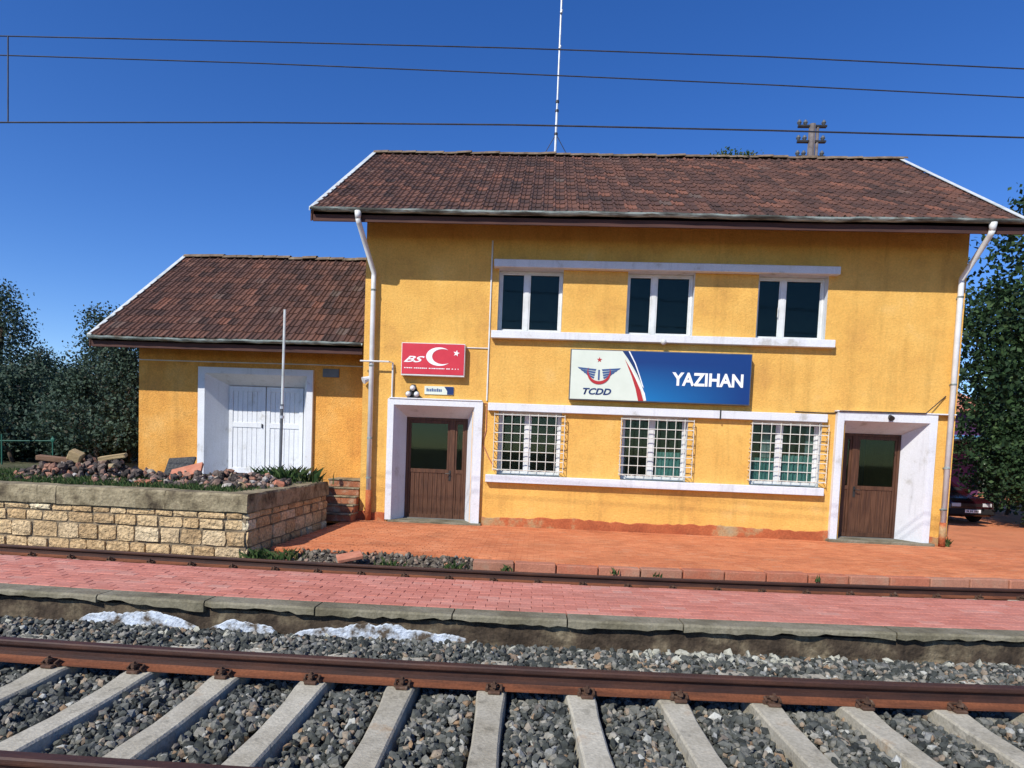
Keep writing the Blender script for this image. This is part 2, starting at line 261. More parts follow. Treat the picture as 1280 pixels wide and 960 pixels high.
ICO = np.array([(-1,PHI,0),(1,PHI,0),(-1,-PHI,0),(1,-PHI,0),(0,-1,PHI),(0,1,PHI),(0,-1,-PHI),(0,1,-PHI),(PHI,0,-1),(PHI,0,1),(-PHI,0,-1),(-PHI,0,1)])/1.9
ICF = np.array([(0,11,5),(0,5,1),(0,1,7),(0,7,10),(0,10,11),(1,5,9),(5,11,4),(11,10,2),(10,7,6),(7,1,8),(3,9,4),(3,4,2),(3,2,6),(3,6,8),(3,8,9),(4,9,5),(2,4,11),(6,2,10),(8,6,7),(9,8,1)])
def rot_batch(n):
    q = rng.normal(size=(n, 4)); q /= np.linalg.norm(q, axis=1)[:, None]; a, b, c, d = q.T
    return np.stack([np.stack([1-2*(c*c+d*d), 2*(b*c-a*d), 2*(b*d+a*c)], -1), np.stack([2*(b*c+a*d), 1-2*(b*b+d*d), 2*(c*d-a*b)], -1), np.stack([2*(b*d-a*c), 2*(c*d+a*b), 1-2*(b*b+c*c)], -1)], 1)
def stones(name, pos, size, mat, flat=.7, tint=None):
    n = len(pos); J = ICO[None]*(1+rng.uniform(-.32, .28, (n, 12, 1)))
    J = J*np.stack([rng.uniform(.75, 1.35, n), rng.uniform(.7, 1.1, n), rng.uniform(.5, .9, n)*flat/.7], -1)[:, None]*size[:, None, None]
    V = np.einsum('nij,nkj->nki', rot_batch(n), J)+pos[:, None]
    Fq = (ICF[None]+12*np.arange(n)[:, None, None]).reshape(-1, 3)
    t = np.repeat(rng.random(n) if tint is None else tint, 20)
    return npmesh(name, V.reshape(-1, 3), Fq, 3, mat, t)
def leaves(name, C, size, mat, up=0.):
    n = len(C); Rm = rot_batch(n); s = size[:, None, None]
    base = np.array([(-.5, 0, 0), (0, -.32, .06), (.5, 0, 0), (0, .32, .06)])[None]*s
    V = np.einsum('nij,nkj->nki', Rm, base)+C[:, None]
    Fq = np.arange(4*n).reshape(-1, 4); return npmesh(name, V.reshape(-1, 3), Fq, 4, mat, rng.random(n))
def blades(name, pts, h, mat, lean=.35, wd=.012):
    n = len(pts); az = rng.uniform(0, 6.283, n); H = h*rng.uniform(.5, 1.2, n); d = np.stack([np.cos(az), np.sin(az), 0*az], -1); sdv = np.stack([-np.sin(az), np.cos(az), 0*az], -1)*wd
    top = pts+d*(H*rng.uniform(.1, lean*2, n))[:, None]; top[:, 2] += H
    mid = pts+d*(H*.12)[:, None]; mid[:, 2] += H*.55
    V = np.stack([pts-sdv, pts+sdv, mid+sdv*.7, top, mid-sdv*.7], 1); Fq = np.arange(5*n).reshape(-1, 5)
    return npmesh(name, V.reshape(-1, 3), Fq, 5, mat, rng.random(n))
def textmesh(body, mat, x0, x1, z0, z1, y, shear=0, off=.0, parent=None, name='lettering'):
    c = bpy.data.curves.new('t', 'FONT'); c.body = body; c.shear = shear; c.offset = off; c.extrude = .0; c.resolution_u = 3
    o = bpy.data.objects.new('t', c); col.objects.link(o); bpy.context.view_layer.update()
    me = bpy.data.meshes.new_from_object(o.evaluated_get(bpy.context.evaluated_depsgraph_get())); bpy.data.objects.remove(o)
    n = len(me.vertices); V = np.zeros(n*3); me.vertices.foreach_get('co', V); V = V.reshape(-1, 3); mn = V.min(0); mxx = V.max(0)
    W = np.zeros_like(V); W[:, 0] = x0+(V[:, 0]-mn[0])/(mxx[0]-mn[0])*(x1-x0); W[:, 2] = z0+(V[:, 1]-mn[1])/(mxx[1]-mn[1])*(z1-z0); W[:, 1] = y
    me.vertices.foreach_set('co', W.ravel()); me.materials.clear(); me.materials.append(mat); me.update(); me.name = name
    return link(bpy.data.objects.new(name, me), parent)

# ------------------------------------------------------------------ layout numbers
def tr(x):                                    # depth of the far running rail at x: the line bends gently
    a = max(-5., min(6.5, x)); return 4.21+.0315*x+.0074*a*a+2*.0074*a*(x-a)
def dtr(x): return (tr(x+.05)-tr(x-.05))/.1
def path(x0, x1, step=.25):
    n = max(2, int((x1-x0)/step)+1); return [(x, tr(x)) for x in np.linspace(x0, x1, n)]
FY = 14.49                                     # station front wall
ZB, ZP, ZS = -.16, .22, -.315                  # station platform, island platform, siding sleeper level

# ------------------------------------------------------------------ ground
g = MB()
g.add([(-700, -400, -.46), (900, -400, -.46), (900, 1200, -.46), (-700, 1200, -.46)], [(0, 1, 2, 3)])
tag(g.build('ground', GROUND), 'dry earth ground stretching away under the station', 'ground', kind='structure')

# island platform ---------------------------------------------------------------------------------
def pavers(parent, mat, cells, sx, sy, top, nearest=300, th=.05):
    """cells: list of (x, y, rot, tilt). The 300 nearest in view become objects, the rest one mesh."""
    c = .004; h = MB(); a, b = sx/2-.0015, sy/2-.0015
    vs = [(-a, -b, -th), (a, -b, -th), (a, b, -th), (-a, b, -th), (-a, -b, -c), (a, -b, -c), (a, b, -c), (-a, b, -c), (-a+c, -b+c, 0), (a-c, -b+c, 0), (a-c, b-c, 0), (-a+c, b-c, 0)]
    fs = [(8, 9, 10, 11)]+[(i, (i+1) % 4, (i+1) % 4+4, i+4) for i in range(4)]+[(i+4, (i+1) % 4+4, (i+1) % 4+8, i+8) for i in range(4)]
    h.add(vs, fs); me = h.mesh('paver', mat)
    def vis(q): return abs(q[0]+.2*0) < q[1]*.80
    cells = sorted(cells, key=lambda q: (not vis(q), q[1]))
    for (x, y, r) in cells[:nearest]:
        inst('paver', me, parent, (x, y, top+random.uniform(-.003, .003)), (random.uniform(-.006, .006), random.uniform(-.004, .004), r+random.uniform(-.006, .006)))
    V0 = np.array(vs); n = len(cells)-nearest
    if n > 0:
        P = np.array(cells[nearest:]); cs, sn = np.cos(P[:, 2]), np.sin(P[:, 2])
        X = P[:, 0, None]+V0[None, :, 0]*cs[:, None]-V0[None, :, 1]*sn[:, None]; Y = P[:, 1, None]+V0[None, :, 0]*sn[:, None]+V0[None, :, 1]*cs[:, None]
        Z = V0[None, :, 2]+top+rng.uniform(-.003, .003, n)[:, None]+V0[None, :, 0]*rng.uniform(-.012, .012, n)[:, None]
        Fq = (np.array(fs)[None]+12*np.arange(n)[:, None, None]).reshape(-1, 4)
        o = link(bpy.data.objects.new('paving', npmesh('paving', np.stack([X, Y, Z], -1).reshape(-1, 3), Fq, 4, mat, np.repeat(rng.random(n), 9))), parent); o['kind'] = 'stuff'
ip = MB(); PA = path(-26, 26, .12)
n_ = len(PA); prof = lambda: [(2.38, -.46), (2.38, ZP-.055), (1.19, ZP-.065), (1.04, .145), (1.035+random.uniform(-.012, .012), .07+random.uniform(-.015, .015)), (1.03+random.uniform(-.015, .015), -.02), (1.03, -.3)]
vs = []; fs = []
for (x, y) in PA: vs += [(x, y+d, z) for d, z in prof()]
for i in range(n_-1):
    for k in range(6): fs.append((i*7+k, i*7+k+1, (i+1)*7+k+1, (i+1)*7+k))
ip.add(vs, fs); isl = ip.build('island_platform', [WALLC])
tag(isl, 'low island platform with pink paving between the two tracks', 'platform', kind='structure')
jb = MB(); jb.sweep([(1.19, ZP-.05), (2.37, ZP-.05), (2.37, ZP-.012), (1.19, ZP-.012)], PA); jb.build('paving_bed', JOINT, isl)
x = -13.; 
while x < 13.:                                  # coping slabs with broken lower edge
    L_ = random.choice((.95, 1.15, 1.4, 1.75)); N = int(L_/.07); vs = []; fs = []; big = random.random() < .35; ph = random.uniform(0, 6)
    for i in range(N+1):
        xx = x+.006+(L_-.012)*i/N; y = tr(xx); jag = .02*math.sin(3.1*xx+ph)+.02*random.uniform(-1, 1)-(.05*max(0, math.sin(1.7*xx+ph)) if big else 0)
        e = random.uniform(-.006, .006)
        vs += [(xx, y+1.2, ZP-.004), (xx, y+1.0+e, ZP+random.uniform(-.004, .002)), (xx, y+.985+e, ZP-.018), (xx, y+.985+e*.6, .165+jag*.6), (xx, y+1.03, .16+jag*.6), (xx, y+1.2, .16)]
    for i in range(N):
        for k in range(6): fs.append((i*6+k, i*6+(k+1) % 6, (i+1)*6+(k+1) % 6, (i+1)*6+k))
    fs += [tuple(range(6)), tuple(N*6+k for k in range(5, -1, -1))]
    q = MB(); q.add(vs, fs); q.build('coping_stone', CONC, isl); x += L_
cells = []
for j in range(12):
    for i in range(-90, 90):
        xx = i*.2+(.1 if j % 2 else 0); cells.append((xx, tr(xx)+1.25+j*.098, math.atan(dtr(xx))))
pavers(isl, PAVP, cells, .2, .098, ZP)

# station platform --------------------------------------------------------------------------------
def d0(x): return 5.62 if x > -.9 or x < -3.7 else 5.86+.04*math.sin(5*x)
sp = MB(); N = 140; xs = list(np.linspace(-4.33, 32, N)); vs = []; fs = []
for x in xs: vs += [(x, tr(x)+d0(x)+.1, -.46), (x, tr(x)+d0(x)+.1, ZB-.06), (x, 60, ZB-.06)]
for i in range(N-1): fs += [(i*3, i*3+1, (i+1)*3+1, (i+1)*3), (i*3+1, i*3+2, (i+1)*3+2, (i+1)*3+1)]
sp.add(vs, fs); stp = sp.build('station_platform', JOINT)
tag(stp, 'red brick paved platform in front of the yellow station', 'platform', kind='structure')
far = MB(); far.add([(9.2, 14.6, ZB-.004), (32, 14.6, ZB-.004), (32, 60, ZB-.004), (9.2, 60, ZB-.004)], [(0, 1, 2, 3)]); far.build('yard_paving', PAVR, stp)
cells = []
for j in range(60):
    for i in range(-24, 62):
        xx = i*.2+(.1 if j % 2 else 0); y = tr(xx)+5.83+j*.098
        if xx < -4.2+max(0, 0): continue
        if y > FY-.04 and xx < 9.0: continue
        if y > FY+.1: continue
        if y < tr(xx)+d0(xx)+.2: continue
        if -3.6 < xx < -.6 and y < tr(xx)+6.02+.10*math.sin(xx*2.1)+.06*math.sin(xx*7): continue
        if xx <= -3.6 and y < tr(xx)+5.75-.3*(xx+3.6): continue
        cells.append((xx, y, math.atan(dtr(xx))))
pavers(stp, PAVR, cells, .2, .098, ZB)
ksm = []
for v in range(4):
    q = MB(); q.box(-.32, .32, -.11, .11, -.26, .0, .012); me = q.mesh('kerb_stone', KERB)
    ksm.append(me)
x = -.62; k = 0
while x < 24:
    d = tr(x)+5.72
    inst('kerb_stone', ksm[k % 4], stp, (x, d, ZB+random.uniform(-.012, .006)), (random.uniform(-.03, .03), random.uniform(-.012, .012), math.atan(dtr(x))+random.uniform(-.02, .02)), (.985, 1, 1)); x += .65; k += 1
# rubble where the kerb has collapsed
n = 650; X = rng.uniform(-3.9, -.95, n); Dd = rng.uniform(5.2, 6.0, n); P = np.stack([X, [tr(a)+b for a, b in zip(X, Dd)], -.37+.19*np.clip((Dd-5.2)/.7, 0, 1)], -1)
q = MB(); pth = path(-4.5, -.85, .15); vs = []; fs = []
for (x, y) in pth: vs += [(x, y+5.0, -.46), (x, y+5.2+random.uniform(-.04, .04), -.38), (x, y+5.6, -.29+random.uniform(-.03, .02)), (x, y+5.95, -.20+random.uniform(-.02, .01)), (x, y+6.2, -.225)]
for i in range(len(pth)-1):
    for k in range(4): fs.append((i*5+k, i*5+k+1, (i+1)*5+k+1, (i+1)*5+k))
q.add(vs, fs); tag(q.build('broken_edge_soil', GRAVELG), 'bare soil bank where the platform kerb is missing', 'ground', kind='structure')
o = link(bpy.data.objects.new('kerb_rubble', stones('kerb_rubble', P, rng.gamma(2, .009, n)+.010, KRUB)))
tag(o, 'grey crumbled rubble where the platform kerb has broken away', 'rubble', kind='stuff')
q = MB(); c = onZ(437, 700, -.2); q.box(-.16, .16, -.12, .12, -.03, .03, .01, Matrix.LocRotScale(Vector((c[0], c[1], -.15)), Euler((.2, -.18, .4)), Vector((1.2, 1, 1))))
tag(q.build('broken_paving_slab', TERRA), 'loose pink paving slab lying in the kerb rubble', 'paving slab')

# siding bed and ballast -----------------------------------------------------------------------------
q = MB(); pr = [(2.40, ZS-.04), (3.3, ZS-.02), (4.2, ZS-.02), (5.05, ZS-.03), (5.7, ZS-.05)]
q.sweep(pr, path(-26, 26, .4), closed=False)
tag(q.build('siding_bed', GRAVELG), 'dark earthy track bed of the sunken siding', 'track bed', kind='structure')
SPC, X00 = .6057, -.2235
def hbal(x, d):
    if d > .08: return -.065+.045*min(1, (d-.08)/.5)-.02*max(0, (d-.8)/.2)
    if d < -1.6: return -.03
    return -.085+.02*math.sin(9*x+4*d)
q = MB(); prof = [(1.04, -.06), (.6, -.045), (.1, -.10), (-.1, -.15), (-1.4, -.15), (-1.62, -.09), (-2.4, -.07), (-4.0, -.1), (-6, -.2)]
q.sweep(prof, path(-26, 26, .3), closed=False)
tag(q.build('ballast_bed', BALG), 'dark bed of fine stone under the running track', 'track bed', kind='structure')
def scatter(x0, x1, a, b, dens, smin, smax):
    n = int((x1-x0)*(b-a)*dens); X = rng.uniform(x0, x1, n); D = rng.uniform(a, b, n); S = rng.gamma(5, 1, n); S = smin+(smax-smin)*np.clip(S/11, 0, 1)
    out = []; ss = []
    for xx, d, s in zip(X, D, S):
        ph = (xx-X00)/SPC; off = abs(ph-round(ph))*SPC
        if -2.0 < d < .10 and off < .10+s*.5 and d > -2: continue
        if abs(d) < .085 or abs(d+1.507) < .085:
            z = -.10
        else: z = hbal(xx, d)
        out.append((xx, tr(xx)+d, z+random.uniform(-.03, .022))); ss.append(s)
        rd = min(abs(d), abs(d+1.507)); tt.append(random.uniform(.87, .93) if random.random() < .5*math.exp(-rd/.16) else random.random())
    return out, ss
pos = []; sz = []; tt = []
for a in ((-7, 7, .03, .99, 1900, .010, .040), (-5, 5, -1.5, .03, 1850, .010, .041), (-4.5, 4.5, -2.6, -1.5, 500, .02, .05), (-20, -7, .1, .98, 200, .03, .06), (7, 20, .1, .98, 200, .03, .06), (-15, -5, -1.5, 0, 160, .03, .06), (5, 15, -1.5, 0, 160, .03, .06)):
    p_, s_ = scatter(*a); pos += p_; sz += s_
o = link(bpy.data.objects.new('ballast', stones('ballast', np.array(pos), np.array(sz), BAL, tint=np.array(tt))))
tag(o, 'grey crushed stone ballast around the sleepers of the running track', 'ballast', kind='stuff')

# tracks ------------------------------------------------------------------------------------------
H = .145
RP = [(-.068, 0), (-.068, .011), (-.03, .022), (-.012, .034), (-.0085, .06), (-.0085, .09), (-.014, .102), (-.034, .110), (-.036, .118), (-.036, .136), (-.028, .1445), (0, .1455), (.028, .1445), (.036, .136), (.036, .118), (.034, .110), (.014, .102), (.0085, .09), (.0085, .06), (.012, .034), (.03, .022), (.068, .011), (.068, 0)]
def rail(parent, d, z):
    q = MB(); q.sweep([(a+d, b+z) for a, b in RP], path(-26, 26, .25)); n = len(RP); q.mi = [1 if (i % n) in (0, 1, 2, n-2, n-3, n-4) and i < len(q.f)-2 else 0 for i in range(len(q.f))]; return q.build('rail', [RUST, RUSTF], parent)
def clip_mesh():
    q = MB()
    for s in (-1,):
        q.box(-.075, .075, s*.075-.012, s*.075+.012, 0, .03, .004)
        q.box(-.05, .05, s*.10-.03, s*.10+.03, .0, .022, .005)
        q.tube([(-.055, s*.105, .03), (-.06, s*.065, .045), (-.03, s*.048, .04), (-.02, s*.09, .058), (.02, s*.09, .058), (.03, s*.048, .04), (.06, s*.065, .045), (.055, s*.105, .03)], .0105, 6)
        q.tube([(0, s*.1, .0), (0, s*.1, .085)], .013, 6); q.tube([(0, s*.1, .045), (0, s*.1, .066)], .026, 6)
    return q.mesh('rail_clip', RUST2)
CLIP = clip_mesh()
def sleeper_mesh():
    q = MB(); st = [(-1.3, .105, .0), (-1.12, .105, .0), (-.95, .100, .0), (-.62, .094, .0), (-.42, .084, -.018), (0, .078, -.028), (.42, .084, -.018), (.62, .094, .0), (.95, .100, .0), (1.12, .105, .0), (1.3, .105, .0)]
    vs = []; fs = []; n = 6
    for (y, hw, z) in st: vs += [(-hw-.014, y, -.2), (-hw, y, z-.012), (-hw+.012, y, z), (hw-.012, y, z), (hw, y, z-.012), (hw+.014, y, -.2)]
    for i in range(len(st)-1):
        for k in range(n): fs.append((i*n+k, i*n+(k+1) % n, (i+1)*n+(k+1) % n, (i+1)*n+k))
    fs += [tuple(range(n)), tuple((len(st)-1)*n+k for k in range(n-1, -1, -1))]
    q.add(vs, fs); return q.mesh('sleeper', SLEEP)
SLM = sleeper_mesh()
def track(label, d1, z, xs, group):
    t = empty('railway_track', (0, tr(0)+d1-.75, z)); tag(t, label, 'railway track')
    rail(t, d1, z); rail(t, d1-1.507, z)
    for x in xs:
        a = math.atan(dtr(x)); c = (x, tr(x)+d1-.7535, z-.004)
        s = inst('sleeper', SLM, t, (c[0], c[1], c[2]+random.uniform(-.003, .002)), (random.uniform(-.003, .003), 0, a+random.uniform(-.012, .012)))
        for dd in (d1, d1-1.507):
            for fl in (0, math.pi): inst('rail_clip', CLIP, s, (x, tr(x)+dd, z-.003), (0, 0, a+fl), (.8, 1, .95))
    return t
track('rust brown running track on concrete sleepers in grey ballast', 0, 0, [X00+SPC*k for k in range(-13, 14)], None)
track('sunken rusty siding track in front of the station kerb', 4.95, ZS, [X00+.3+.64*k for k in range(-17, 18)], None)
# white lime spill along the platform foot
lm = MB(); LP = []
for (pa, pb, hh) in ((62, 225, .09), (255, 335, .05), (372, 592, .085), (1205, 1300, .08)):
    xa, xb = onZ(pa, 785, .0)[0], onZ(pb, 795, .0)[0]; N = int((xb-xa)/.012); ph = random.uniform(0, 9); vs = []; fs = []; j0 = 0.
    for i in range(N+1):
        t = i/N; x = xa+(xb-xa)*t; e = max(0, math.sin(math.pi*t))**.5; j0 = .8*j0+random.uniform(-.005, .005)
        hz = -.04+(.04+hh)*e*(.85+.12*math.sin(11*t+ph)+.05*math.sin(31*t+ph))+j0*(.4+e); y = tr(x)
        hz += .02*e; vs += [(x, y+1.026, hz), (x, y+1.009+.003*math.sin(40*x), hz-.008), (x, y+1.009+.003*math.sin(23*x), hz*.4-.02), (x, y+1.010, -.08)]
    for i in range(N):
        for k in range(3): fs.append((i*4+k, i*4+k+1, (i+1)*4+k+1, (i+1)*4+k))
    lm.add(vs, fs)
    for _ in range(int((xb-xa)*210)):
        x = random.uniform(xa, xb); d = 1.0-abs(random.gauss(0, .07)); LP.append((x, tr(x)+d, -.055+random.uniform(-.02, .015)))
LP = np.array(LP); o = link(bpy.data.objects.new('limed_stones', stones('limed_stones', LP, rng.uniform(.010, .026, len(LP)), LIME2))); tag(o, 'ballast stones dusted white with lime at the platform foot', 'ballast', kind='stuff')
tag(lm.build('lime_spill', LIME), 'white lime powder spilt along the foot of the island platform', 'lime', kind='stuff')
n = 90; X = np.concatenate([rng.uniform(.8, 2.6, 60), rng.uniform(-4.5, 4.5, 30)]); P = np.stack([X, [tr(a)+rng.uniform(.74, .98) for a in X], np.full(n, -.01)], -1)
o = link(bpy.data.objects.new('plaster_debris', stones('plaster_debris', P, rng.uniform(.02, .055, n), PLAST, .35))); tag(o, 'pale broken plaster flakes on the ballast below the platform', 'debris', kind='stuff')

# ------------------------------------------------------------------ station building
XL, XR, DEP = -4.05, 9.0, 8.0
stn = empty('station_building', (2.5, FY, ZB)); tag(stn, 'two-storey yellow station building with red tiled roof', 'building')
UPW = [(-1.03, .40, .44), (1.82, 3.28, .42), (4.65, 6.13, .40)]
LOW = [(-.92, .50, .47), (1.86, 3.30, .47), (4.70, 6.20, .44)]
DOORS = [(-3.31, -1.51, 2.48), (6.69, 8.45, 2.50)]
def wall_with_openings(q, x0, x1, z0, z1, y0, y1, ops):
    xs = sorted({x0, x1, *[o[0] for o in ops], *[o[1] for o in ops]}); zs = sorted({z0, z1, *[o[2] for o in ops], *[o[3] for o in ops]})
    def hole(a, b): return any(o[0] <= a < o[1] and o[2] <= b < o[3] for o in ops)
    for i in range(len(xs)-1):
        for j in range(len(zs)-1):
            a, b, c, d = xs[i], xs[i+1], zs[j], zs[j+1]
            if not hole(a, c):
                q.add([(a, y0, c), (b, y0, c), (b, y0, d), (a, y0, d)], [(0, 1, 2, 3)]); q.add([(a, y1, c), (b, y1, c), (b, y1, d), (a, y1, d)], [(3, 2, 1, 0)])
    for (a, b, c, d) in ops:
        q.add([(a, y0, c), (a, y1, c), (a, y1, d), (a, y0, d)], [(0, 1, 2, 3)], mi=1); q.add([(b, y0, c), (b, y1, c), (b, y1, d), (b, y0, d)], [(3, 2, 1, 0)], mi=1)
        q.add([(a, y0, d), (b, y0, d), (b, y1, d), (a, y1, d)], [(0, 1, 2, 3)], mi=1); q.add([(a, y0, c), (b, y0, c), (b, y1, c), (a, y1, c)], [(3, 2, 1, 0)], mi=1)
    q.add([(x0, y0, z0), (x0, y1, z0), (x0, y1, z1), (x0, y0, z1)], [(0, 1, 2, 3)]); q.add([(x1, y0, z0), (x1, y1, z0), (x1, y1, z1), (x1, y0, z1)], [(3, 2, 1, 0)])
RZ, RY = 9.82, FY+4.0
q = MB()
ops = [(a, b, 4.22, 5.60) for a, b, _ in UPW]+[(a, b, 1.01, 2.44) for a, b, _ in LOW]+[(a, b, -.3, t) for a, b, t in DOORS]
wall_with_openings(q, XL, XR, -.3, 6.98, FY, FY+.35, ops)
def raw(q):  # keep normals consistent by building without recalculation problems
    return q.build('wall', [YEL, WHITE], stn)
raw(q)
for x0, x1 in ((XL+.002, XL+.35), (XR-.35, XR-.002)):
    q = MB(); pr = [(FY+.351, -.3), (FY+DEP, -.3), (FY+DEP, 6.6), (RY, RZ-.25), (FY+.351, 6.98)]
    n = len(pr); q.add([(x0, y, z) for y, z in pr]+[(x1, y, z) for y, z in pr], [tuple(range(n)), tuple(range(2*n-1, n-1, -1))]+[(i, (i+1) % n, (i+1) % n+n, i+n) for i in range(n)]); q.build('wall', YEL, stn)
q = MB(); q.box(XL+.36, XR-.36, FY+DEP-.35, FY+DEP-.002, -.3, 6.6); q.build('wall', YEL, stn)
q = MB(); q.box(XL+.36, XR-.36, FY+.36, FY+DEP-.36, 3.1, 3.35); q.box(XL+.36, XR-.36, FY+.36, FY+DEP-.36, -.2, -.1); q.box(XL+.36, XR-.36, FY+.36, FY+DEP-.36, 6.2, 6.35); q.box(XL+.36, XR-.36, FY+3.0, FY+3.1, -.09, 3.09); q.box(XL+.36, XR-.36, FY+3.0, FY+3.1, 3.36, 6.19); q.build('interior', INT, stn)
# bands
def band(name, x0, x1, z0, z1, pr, mat=WHITE): q = MB(); q.box(x0, x1, FY-pr, FY+.02, z0, z1, .008); return q.build(name, mat, stn)
band('lintel_band', -1.14, 6.30, 5.60, 5.765, .17); band('sill_band', -1.15, 6.30, 4.05, 4.215, .15)
band('lintel_band', -1.16, 6.26, 2.44, 2.615, .12); band('sill_band', -1.16, 6.27, .835, 1.005, .15)
for x0, x1 in ((XL-.03, -3.46), (-1.22, 6.46), (8.60, XR+.03)):
    q = MB(); N = int((x1-x0)/.12)+2; vs = []; fs = []
    for i in range(N+1):
        x = x0+(x1-x0)*i/N; zt = .05+random.uniform(-.022, .02)+.02*math.sin(2*x)
        vs += [(x, FY-.035, ZB-.03), (x, FY-.035, zt-.01), (x, FY-.022, zt), (x, FY+.01, zt)]
    for i in range(N):
        for k in range(3): fs.append((i*4+k, i*4+k+1, (i+1)*4+k+1, (i+1)*4+k))
    fs += [(0, 1, 2, 3), (N*4+3, N*4+2, N*4+1, N*4)]; q.add(vs, fs); q.build('plinth', PLINTH, stn)

def window(x0, x1, z0, z1, split, parent, yy, curtain=None, handle=False):
    w_ = empty('window', ((x0+x1)/2, yy, z0), parent); f = .055; xm = x0+(x1-x0)*split
    q = MB()
    for a, b, c, d in ((x0+.004, x1-.004, z0+.004, z0+f), (x0+.004, x1-.004, z1-f, z1-.004), (x0+.004, x0+f, z0+f, z1-f), (x1-f, x1-.004, z0+f, z1-f), (xm-.05, xm+.05, z0+f, z1-f)): q.box(a, b, yy, yy+.06, c, d, .004)
    for a, b in ((x0+f, xm-.05), (xm+.05, x1-f)):
        for c, d, e, g_ in ((a, b, z0+f, z0+f+.03), (a, b, z1-f-.03, z1-f), (a, a+.03, z0+f+.03, z1-f-.03), (b-.03, b, z0+f+.03, z1-f-.03)): q.box(c+.001, d-.001, yy+.012, yy+.05, e+.001, g_-.001, .003)
    q.build('frame', PVC, w_)
    for a, b in ((x0+f+.03, xm-.08), (xm+.08, x1-f-.03)):
        p = MB(); p.box(a-.004, b+.004, yy+.03, yy+.036, z0+f+.026, z1-f-.026); p.build('pane', GLASS, w_)
    s = MB(); s.box(x0+.01, x1+.03, yy-.20, yy-.001, z0+.002, z0+.012); s.build('sill_plate', GUTTER, w_)
    if curtain:
        for (a, b, c, d, mt) in curtain:
            p = MB(); N = 36; vs = []; fs = []
            for i in range(N+1):
                x = a+(b-a)*i/N; y = yy+.13+.018*math.sin(i*1.35)+.008*math.sin(i*2.9)
                vs += [(x, y, c), (x, y, d)]
            for i in range(N): fs.append((2*i, 2*i+2, 2*i+3, 2*i+1))
            p.add(vs, fs); p.build('curtain', mt, w_, True)
    if handle: p = MB(); p.box(xm-.10, xm-.085, yy-.03, yy-.001, z0+.5, z0+.72, .003); p.build('handle', PVC, w_)
    return w_
for i, (a, b, s) in enumerate(UPW): window(a, b, 4.22, 5.60, s, stn, FY+.17, handle=(i == 2))
LC = [None, [(2.66, 3.28, 1.05, 1.66, CURT), (1.88, 2.0, 1.05, 2.4, CURTW)], [(4.72, 5.4, 1.05, 1.62, CURT), (5.5, 6.18, 1.05, 1.70, CURT), (5.98, 6.18, 1.71, 2.4, CURTW), (5.02, 5.2, 1.63, 2.4, CURTW)]]
for i, (a, b, s) in enumerate(LOW): window(a, b, 1.01, 2.44, s, stn, FY+.17, LC[i])
def grille(x0, x1, z0, z1):
    g_ = empty('window_grille', ((x0+x1)/2, FY, z0), stn); y = FY-.13
    nz = 7
    for i in range(nz):
        z = z0+(z1-z0)*i/(nz-1); q = MB(); r = .011
        q.tube([(x0, FY+.01, z), (x0, y, z), (x1, y, z), (x1, FY+.01, z)], r, 6); q.build('bar', BARS, g_)
    nx = 9
    for i in range(nx):
        x = x0+(x1-x0)*i/(nx-1); q = MB(); q.tube([(x, y-.014, z0-.03), (x, y-.014, z1+.03)], .008, 6); q.build('bar', BARS, g_)
    N = 9
    for i in range(N):                                   # twisted bars of the basket bottom
        x = x0+(x1-x0)*(i+.15)/N; q = MB(); q.tube([(x, FY-.005, z0-.008), (x+.12, y+.012, z0-.018)], .009, 6); q.build('bar', BARS, g_)
    for k in range(6):
        z = z0+(z1-z0)*(k+.5)/6
        for xx in (x0, x1): q = MB(); q.tube([(xx, FY-.005, z-.04), (xx, y+.012, z+.04)], .008, 6); q.build('bar', BARS, g_)
grille(-1.0, .57, 1.13, 2.36); grille(1.82, 3.40, 1.13, 2.36); grille(4.66, 6.29, 1.13, 2.36)

